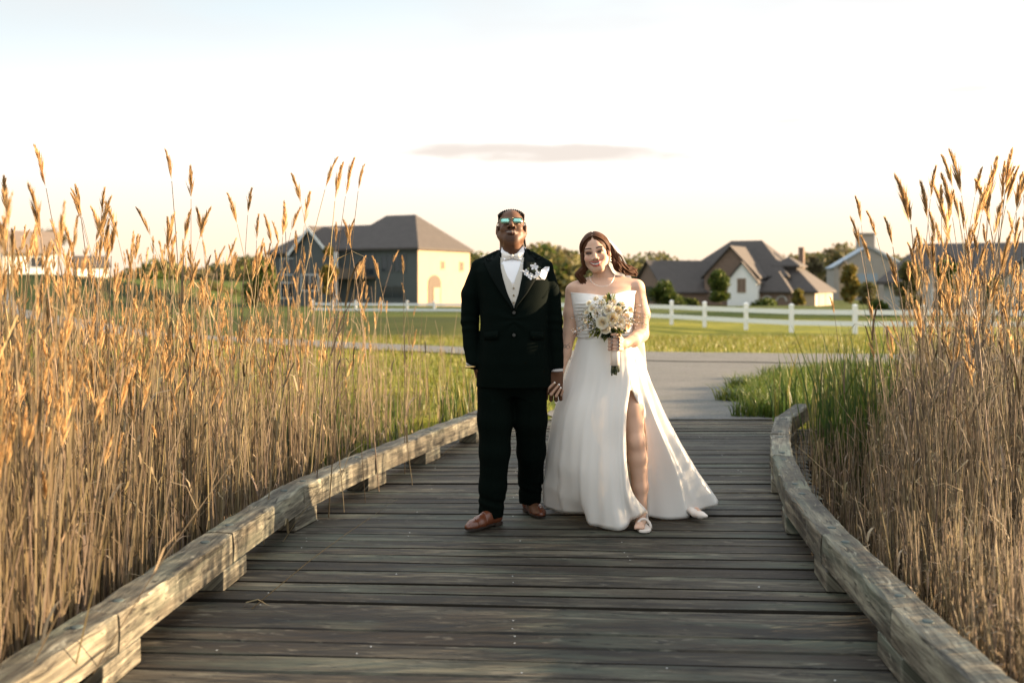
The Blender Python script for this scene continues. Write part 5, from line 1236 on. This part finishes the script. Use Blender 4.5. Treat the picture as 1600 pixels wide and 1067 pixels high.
    # --- hair: a fitted cap plus many locks from a centre parting
    f = Field(axis((hc[0]-.13, hc[0]+.14, .004)), axis((hc[1]-.10, hc[1]+.16, .004)), axis((hc[2]-.14, hc[2]+.16, .004)))
    f.ell(T(0, -.022, .040), (.082, .098, .089), .01, R); f.ell(T(0, -.065, -.03), (.074, .055, .09), .02, R)
    f.ell(T(-.074, -.012, -.035), (.017, .045, .075), .012, R); f.ell(T(0, .115, -.045), (.062, .088, .102), .012, R, True); f.ell(T(.0, .105, .025), (.050, .050, .058), .01, R, True)
    V, Q = f.mesh(); V = smooth(V, Q, 2, .5); L = ((V-hc) @ R)/s; N = normals(V, Q)
    V = V-N*(.006*np.exp(-(L[:, 0]/.004)**2)*(L[:, 2] > .06))[:, None]
    hr = mk('hair', V, Q, M['hair_brown'], root, True)
    lk = MB(); r = random.Random(8)
    def lock(K, rr, n=9, jit=.006):
        K = np.array(K); j = np.array([r.gauss(0, jit) for _ in range(3)]); K = K+j*np.linspace(.2, 1.6, len(K))[:, None]; C_ = catmull(K, 4); m = len(C_)
        lk.tube(C_, [rr*(.6+.7*math.sin(math.pi*min(1, .15+.8*i/(m-1))))*(1 if i < m-1 else .3) for i in range(m)], 5, up=(0, 1, .2))
    FR = ((.001, .064, .103), (.030, .061, .091), (.059, .044, .064), (.0765, .018, .022), (.083, -.004, -.030)); BK = ((.001, -.105, .085), (.035, -.105, .07), (.062, -.092, .04), (.078, -.07, .0), (.082, -.05, -.04))
    for i in range(340):   # combed from the parting over the crown and down each side
        q = -1 if i % 2 else 1; t = (i/340)**1.1; K = []
        for a, b in zip(FR, BK):
            p = np.array(a)*(1-t)+np.array(b)*t; m = np.array((p[0], p[1]+.022, p[2]-.040)); dd = p-np.array((0, -.02, .03)); bl = 4*t*(1-t); n_ = np.linalg.norm(dd/np.array((.084, .099, .091))); p = np.array((0, -.02, .03))+dd*(1+bl*(1/n_-1)); K.append(T(q*p[0], p[1], p[2]))
        if q > 0: K += [T(.092, -.055, -.075), T(.110, -.085, -.115), T(.14, -.10, -.140)]
        else: K += [T(-.080, -.01, -.075), T(-.078, .008, -.115)]
        lock(K, .0031, jit=.0016)
    for i in range(70):   # picture-right outer sweep
        a = r.uniform(-1, 1); t = r.random(); K = [T(.055+.02*t, -.06+.05*t, .085-.05*t), T(.092, -.045+.02*a, .02-.03*t), P(962+4*t, 402+3*a, -.01), P(970+4*a, 414+2*a, -.01+.03*t), P(976+3*a, 421+2.5*a, .0+.03*t), P(981+4*t, 424.5+2*a, .02)]
        lock(K, .0042, jit=.006)
    for i in range(72):   # picture-left curls in front of the shoulder
        a = r.uniform(0, 6.28); w_ = r.uniform(.4, 1); o = np.array((math.cos(a)*.016*w_, math.sin(a)*.014*w_, 0)); c0 = T(-.074, .0, -.04)+o
        ph = r.uniform(0, .8); K = [c0]+[c0+np.array((-.004+.016*math.sin(ph+k*1.5)-.012*(k > 2), -.010*k*.4, -.026*k)) for k in range(1, 6)]
        lock(K, .0040, jit=.004)
    for i in range(150):   # picture-right fall, swept back over the shoulder by the breeze
        t = i/149; a = r.uniform(-1, 1); z0 = .05-.11*t
        c0 = T(.074, -.03-.03*t, z0); K = [c0, T(.090+.014*t, -.045, z0-.045), P(963+6*a*.5+6*t, 416-4*t, -.02+.02*a), P(972+5*a+4*t, 424-3*t+a, .01), P(984+6*t+3*a, 425-4*t+2*a, .05)]
        lock(K, .0035, jit=.0065)
    for i in range(26):   # ends lifted behind the shoulder
        a = r.uniform(-1, 1); K = [P(968, 416+3*a, .05), P(978+2*a, 417+3*a, .07), P(988+2*a, 420+3*a, .08), P(994+a*2, 427+2*a, .09)]
        lock(K, .004, jit=.004)
    lk.build('lock', M['hair_brown'], hr, True)
    # veil falling from the back of the head
    V = []; nu, nv = 7, 14
    for i in range(nv+1):
        t = i/nv; 
        for j in range(nu+1):
            q = j/nu; c = catmull(np.array([P(948, 372, .05), P(966, 392, .10), P(975, 416, .14), P(984, 450, .20), P(996, 520, .26), P(1000, 590, .36)]), 1); idx = t*(len(c)-1); i0 = min(int(idx), len(c)-2); p = c[i0]+(c[i0+1]-c[i0])*(idx-i0)
            V.append(p+np.array(((q-.80)*(.035+.20*t), .02*math.sin(q*7+t*3)*(.3+t), .01*math.cos(q*5))))
    F = [(i*(nu+1)+j, i*(nu+1)+j+1, (i+1)*(nu+1)+j+1, (i+1)*(nu+1)+j) for i in range(nv) for j in range(nu)]
    mk('veil', V, F, M['veil'], root, True)
    # jewellery
    K = catmull(np.array([P(921, 431, -.06), P(924, 440, -.085), P(933, 446, -.105), P(942, 447.5, -.112), P(952, 445, -.108), P(958, 438, -.085), P(961, 428, -.05)]), 5)
    nk = MB().tube(K, .0013, 5)
    for p in K[::2]: nk.ball(p+(0, -.001, 0), .0019, 6, 4)
    nk.build('necklace', M['silver'], root, True)
    e = MB(); p = T(.078, .006, -.042); e.ball(p, .005, 7, 5); e.tube([p, p+(0.001, -.002, -.014)], .002, 5); e.ball(p+(0.001, -.002, -.02), (.005, .004, .009), 7, 5); e.build('earring', M['silver'], root, True)
    # --- bodice: draped satin
    V = []; nz, na = 72, 170
    for i in range(nz+1):
        t = i/nz
        for j in range(na):
            a = 2*math.pi*j/na; xs = math.sin(a); fr = math.cos(a)            # a = 0 front
            top = 459.5-(3.0 if fr > 0 else -3)*abs(xs)**2*1.0+(2.2*math.exp(-((xs+.05)/.25)**2) if fr > 0 else 6)-(4*math.exp(-((xs-.72)/.3)**2) if fr > 0 else 0)
            v = 527+(top-527)*t; z = zof(v); cx, cy, A_, B_ = tor(z)
            bust = .016*math.exp(-((v-476)/11)**2)*max(0, fr)*(math.exp(-((xs-.48)/.34)**2)+math.exp(-((xs+.48)/.34)**2))
            dr = .009+.003*t
            ph = (v*1.0+xs*(17 if xs < 0 else 9)+3*math.sin(xs*5+.6))*.62; sw = float(smst(v, 467, 478))*max(0, fr)**.5
            fold = (.020*(1-abs(math.sin(ph)))**1.5+.010*(1-abs(math.sin(ph*1.73+xs*4+1)))**2)*sw*(.6+.5*math.sin(xs*9+v*.11))
            V.append((cx+(A_+dr)*xs*(1-.0*bust), cy-(B_+dr+bust*2.0+fold)*fr, z))
    F = [(i*na+j, i*na+(j+1) % na, (i+1)*na+(j+1) % na, (i+1)*na+j) for i in range(nz) for j in range(na)]
    solid(mk('bodice', V, F, M['satin'], root, True), .004, 1)
    sb = MB(); cx, cy, A_, B_ = tor(zof(526)); sb.tube([(cx+(A_+.012)*math.sin(a), cy-(B_+.013)*math.cos(a), zof(526)+.002*math.sin(a*3)) for a in np.linspace(0, 6.283, 50)], .006, 6, cap=False); sb.build('waist_seam', M['satin'], root, True)
    # --- skirt with the slit
    cols = [
      [(980,525,-.09),(985,570,-.135),(985,603,-.17),(979,645,-.19),(978,690,-.20),(981,740,-.205),(990,772,-.17),(1012,799,-.10)],
      [(974,525,-.10),(979,570,-.155),(979,603,-.19),(974,645,-.215),(972,690,-.225),(974,740,-.235),(978,780,-.225),(988,812,-.17)],
      [(965,525,-.113),(968,570,-.165),(967,603,-.19),(963,645,-.205),(962,690,-.205),(964,740,-.215),(968,785,-.215),(976,826.5,-.215)],
      [(955,525,-.12),(956,570,-.17),(954,603,-.195),(948,645,-.215),(944,690,-.225),(943,740,-.23),(944,785,-.215),(946,826,-.19)],
      [(944,525,-.122),(941,570,-.16),(938,603,-.18),(930,645,-.19),(925,690,-.19),(922,740,-.18),(921,785,-.15),(922,819,-.12)],
      [(932,525,-.115),(927,570,-.15),(922,603,-.165),(912,645,-.18),(906,690,-.175),(903,740,-.15),(904,780,-.09),(915,804,-.02)],
      [(920,525,-.095),(912,570,-.115),(905,603,-.12),(893,645,-.12),(887,690,-.10),(884,740,-.06),(884,775,.0),(890,801,.05)],
      [(910,525,-.06),(900,567,-.065),(890,603,-.06),(876,645,-.05),(868,690,-.02),(864,740,.03),(863,770,.09),(868,799,.14)],
      [(904,525,0),(893,563,.0),(880,602,.02),(866,645,.05),(858,690,.09),(854,740,.14),(852,765,.19),(853,789,.24)],
      [(908,524,.06),(897,564,.08),(887,602,.11),(875,645,.16),(868,690,.22),(864,735,.28),(863,760,.34),(864,780,.40)],
      [(925,523,.10),(917,564,.16),(910,602,.20),(905,645,.27),(901,690,.34),(899,732,.42),(900,755,.48),(902,772,.56)],
      [(950,523,.115),(950,563,.20),(952,602,.25),(956,645,.33),(960,690,.41),(964,728,.50),(968,750,.57),(972,768,.66)],
      [(972,523,.09),(980,562,.16),(990,602,.21),(1005,645,.28),(1020,690,.34),(1036,730,.41),(1046,750,.46),(1054,770,.53)],
      [(983,524,.04),(998,560,.08),(1012,602,.11),(1032,645,.16),(1050,680,.20),(1074,728,.27),(1088,752,.32),(1100,772,.38)],
      [(986,525,0),(1003,557,.02),(1019,602,.04),(1039,648,.08),(1060,686,.11),(1089,734,.16),(1107,760,.19),(1122,781,.22)],
      [(987,525,-.03),(1002,560,-.03),(1016,603,-.02),(1034,648,.0),(1054,690,.03),(1080,738,.08),(1096,768,.11),(1108,792,.14)],
      [(986,525,-.06),(998,565,-.07),(1009,603,-.06),(1024,648,-.04),(1041,692,-.01),(1061,742,.03),(1073,778,.06),(1083,805,.08)],
      [(984,525,-.075),(993,567,-.10),(1000,603,-.10),(1013,648,-.06),(1025,694,-.02),(1036,744,.02),(1041,782,.04),(1044,811,.05)],
      [(981,525,-.09),(985.5,569,-.134),(985.6,603,-.169),(1004,648,-.075),(1010,694,-.025),(1010,744,.01),(1010,780,.03),(1011,806,.04)]]
    CW = np.array([[P(*q) for q in c] for c in cols]); nr_, nc = 7, 7
    A1 = np.array([catmull(c, 6) for c in CW]); A2 = np.array([catmull(A1[:, k], 7) for k in range(A1.shape[1])])    # [row][col]
    nrow, ncol = A2.shape[:2]; cen = A2.mean(axis=1, keepdims=True); out = A2-cen; out[..., 2] = 0; out /= np.linalg.norm(out, axis=2, keepdims=True)+1e-9
    t = np.linspace(0, 1, nrow)[:, None]; u_ = np.linspace(0, 1, ncol)[None, :]
    fold = .013*t**1.1*np.sin(u_*2*math.pi*10+.9*np.sin(t*3+u_*7))+.004*t*np.sin(u_*2*math.pi*23+2*t)+.006*np.sin(t*8+u_*30)*t*(1-t)*2
    edge = np.minimum(1, np.minimum(u_, 1-u_)*26); fold = fold*edge*(1+.9*smst(u_, .62, .75))
    # soft horizontal drag creases in the draped left part
    cre = .006*np.exp(-((u_-.37)/.08)**2)*(np.exp(-((t-.66+.5*(u_-.37))/.035)**2)+.8*np.exp(-((t-.84+.6*(u_-.37))/.03)**2)-.6*np.exp(-((t-.75+.5*(u_-.37))/.04)**2))
    A2 = A2+out*(fold+cre)[..., None]; A2[..., 2] = np.maximum(A2[..., 2], .006)
    V = A2.reshape(-1, 3); F = [(i*ncol+j, i*ncol+j+1, (i+1)*ncol+j+1, (i+1)*ncol+j) for i in range(nrow-1) for j in range(ncol-1)]
    # close the wrap above the slit
    for i in range(nrow-1):
        if 0.5*(A2[i, 0, 2]+A2[i+1, 0, 2]) > zof(606): F.append((i*ncol+ncol-1, i*ncol, (i+1)*ncol, (i+1)*ncol+ncol-1))
    solid(mk('skirt', V, F, M['satin'], root, True), .0025, 0)
    # --- sandal and shoe
    so = MB(); pr = [(1000.5,.0,-.045,.02),(1000.5,0,-.10,.026),(1000,0,-.16,.036),(999.5,0,-.21,.040),(998.5,0,-.25,.028),(998,0,-.262,.010)]
    xs = lambda u: (u-800)/S
    pl = [(xs(u)-w_, Y0+dy, .006) for u, _, dy, w_ in pr]+[(xs(u)+w_, Y0+dy, .006) for u, _, dy, w_ in reversed(pr)]
    so.poly(pl, (0, 0, .010)); o = so.build('sandal', M['sandal'], root)
    for dy, w_, zz in ((-.185, .041, .052), (-.075, .036, .10)):
        MB().tube([(xs(999.8)+w_*math.cos(a), Y0+dy+.012*math.sin(a), .012+zz*max(0, math.sin(a))) for a in np.linspace(0, math.pi, 12)], .0075, 6, up=(0, 1, 0), flat=.5).build('strap', M['sandal'], o, True)
    MB().tube([(xs(1000.5), Y0-.05, .006), (xs(1000.5), Y0-.05, .07)], .012, 8).build('heel', M['sandal'], o, True)
    f = Field(axis((.96, 1.20, .0035)), axis((Y0-.12, Y0+.16, .0035)), axis((0, .14, .0035)))
    f.chain([P(1080, 797, .05), P(1086, 802, .03), P(1095, 804.5, -.005), P(1102, 806, -.03)], [.026, .028, .029, .016], .010, (2, .75)); f.cut_below(.005)
    V, Q = f.mesh(); V = smooth(V, Q, 2, .5); mk('shoe', V, Q, M['sandal'], root, True)
woman()

# ------------------------------------------------------------------ the bouquet
def bouquet():
    Y0 = 5.95; dy0 = -.26; P = lambda u, v, dy=0: W(u, v, Y0+dy0+dy); S = FPX/(Y0+dy0)
    c = P(950, 497, .02); root = empty('bouquet', tuple(P(960, 560))); tag(root, 'round bouquet of cream roses and greenery with white wrapped handle held by the bride', 'bouquet')
    r = random.Random(12); nr2 = np.random.default_rng(12)
    def rose(cen, R, ax, col):
        mb = MB(); cs = []; ax = np.asarray(ax, float); ax /= np.linalg.norm(ax); a = np.cross(ax, (0, 0, 1)); a /= np.linalg.norm(a); b = np.cross(ax, a)
        for lay, (n, q, op) in enumerate(((4, .34, .05), (5, .58, .22), (6, .82, .5), (7, 1.0, .85))):
            for k in range(n):
                th0 = 6.283*k/n+lay*.6+r.uniform(-.1, .1); V = []; wv = 6.283/n*.72
                for i in range(5):
                    t = i/4
                    for j in range(5):
                        s_ = -1+j/2; th = th0+s_*wv*(.55+.45*math.sin(math.pi*min(.9, .2+t*.7))); rr = R*q*(.35+.65*math.sin(t*(1.35+.2*op)))*(1+.10*op*t**3); h = R*(.95-.35*op)*(t**1.1)*(1-.30*op*t*t)*(1-.12*s_*s_*t)-R*.35
                        if i == 4: rr *= 1+.10*op
                        V.append(cen+(a*math.cos(th)+b*math.sin(th))*rr+ax*h)
                mb.add(V, [(i*5+j, i*5+j+1, (i+1)*5+j+1, (i+1)*5+j) for i in range(4) for j in range(4)])
                sh = (1-.10*(3-lay)/3); cs += [np.array(col)*np.array((1, sh**1.2, sh**3))]*25
        return mk('rose', np.vstack(mb.V), mb.F, M['petal'], root, True, attrs={'Col': ('FLOAT_COLOR', c4(np.array(cs)))})
    cream = (.84, .75, .52); white = (.86, .83, .70); blush = (.86, .72, .50)
    for u, v, R, col, dy in ((957, 498, .036, cream, -.07), (941, 504, .038, white, -.065), (969, 503, .034, white, -.055), (950, 484, .033, white, -.055), (965, 486, .032, cream, -.05), (933, 490, .033, white, -.045), (977, 496, .027, blush, -.03), (946, 514, .030, white, -.05), (926, 482, .027, white, -.02), (980, 509, .026, blush, -.015), (940, 474, .026, white, -.02), (956, 472, .025, cream, -.015), (930, 503, .027, white, -.02), (917, 489, .020, white, -.005), (920, 474, .019, white, .0), (931, 467, .019, white, -.005), (946, 465, .018, cream, .0), (985, 484, .021, blush, -.005), (972, 475, .020, white, -.01), (915, 500, .018, white, .0)):
        p = P(u, v, dy); rose(p, R*.84, (p-c)*(1, 1, 1)+np.array((0, -.10, .02)), col)
    lv = MB(); lc = []
    def leaf(p, d, L, wd, col):
        d = d/np.linalg.norm(d); sd = np.cross(d, nr2.normal(size=3)); sd /= np.linalg.norm(sd); n_ = np.cross(sd, d); V = []
        for t, ww in ((0, .1), (.3, .9), (.6, 1), (1, .08)):
            q = p+d*L*t-n_*L*.25*t*t; V += [q-sd*wd*ww/2, q+n_*wd*.12*ww, q+sd*wd*ww/2]
        lv.add(V, [(3*i+j, 3*i+j+1, 3*i+j+4, 3*i+j+3) for i in range(3) for j in range(2)]); lc.extend([np.array(col)*r.uniform(.7, 1.25)]*12)
    for k in range(170):
        d = nr2.normal(size=3); d[1] = -abs(d[1])*.6+.15; d /= np.linalg.norm(d); p = c+d*np.array((.115, .07, .095))*r.uniform(.55, .95)+np.array((0, .01, -.01)); leaf(p, d+np.array((0, -.2, .1)), r.uniform(.03, .055), r.uniform(.013, .024), r.choice(((.04, .075, .016), (.09, .13, .025), (.17, .19, .04), (.02, .04, .012))))
    for k in range(7): leaf(P(953+r.uniform(-5, 5), 470, -.02), np.array((r.uniform(-.5, .5), -.2, 1)), .05, .02, (.22, .26, .07))
    for k in range(26): leaf(P(954+r.uniform(-10, 10), 520, -.01), np.array((r.uniform(-1, 1), -.5, -.6)), .04, .014, (.02, .035, .012))
    mk('foliage', np.vstack(lv.V), lv.F, M['bloom_leaf'], root, True, attrs={'Col': ('FLOAT_COLOR', c4(np.array(lc)))})
    # filler: wisps with tiny buds
    sp = MB(); bud = MB()
    for k in range(96):
        if k < 26: d = np.array((r.uniform(.3, 1), r.uniform(-.5, .1), r.uniform(-.35, .45)))       # right, over the arm
        elif k < 38: d = np.array((-r.uniform(.5, 1), r.uniform(-.4, .0), r.uniform(-.6, .1)))      # left
        else: d = np.array((r.uniform(-1, 1), r.uniform(-1, -.2), r.uniform(-.2, 1)))
        d /= np.linalg.norm(d); L = r.uniform(.10, .24) if k < 38 else r.uniform(.09, .15); p0 = c+d*.04; p1 = c+d*L*.7+np.array((0, 0, .01)); p2 = c+d*L+np.array((0, 0, r.uniform(-.03, .02)))
        sp.tube([p0, p1, p2], [.0013, .0010, .0006], 4)
        for q in range(14):
            t = r.uniform(.35, 1); p = p0+(p2-p0)*t+nr2.normal(size=3)*.010; bud.ball(p, r.uniform(.0016, .0034), 5, 3, 0 if k >= 38 or r.random() < .4 else 1)
    sp.build('sprig', M['stemgreen'], root, True)
    bud.build('buds', [M['shirt'], plain('dry_bud', (.38, .24, .10), .8)], root, True)
    # handle
    h0 = P(959, 522, .0); h1 = P(961, 548); h2 = P(961, 571)
    MB().tube([h0, h1, h2], [.028, .0255, .0265], 18, up=(0, 1, 0)).build('ribbon_wrap', M['satin'], root, True)
    st = MB()
    for k in range(15):
        a = r.uniform(0, 6.28); q = .021*math.sqrt(r.random()); o = np.array((q*math.cos(a), q*math.sin(a), 0)); st.tube([h2+o+(0, 0, .01), h2+o*1.2+(0, 0, -r.uniform(.03, .06))], .0045, 6, up=(0, 1, 0))
    st.build('stems', M['stemgreen'], root, True)
bouquet()
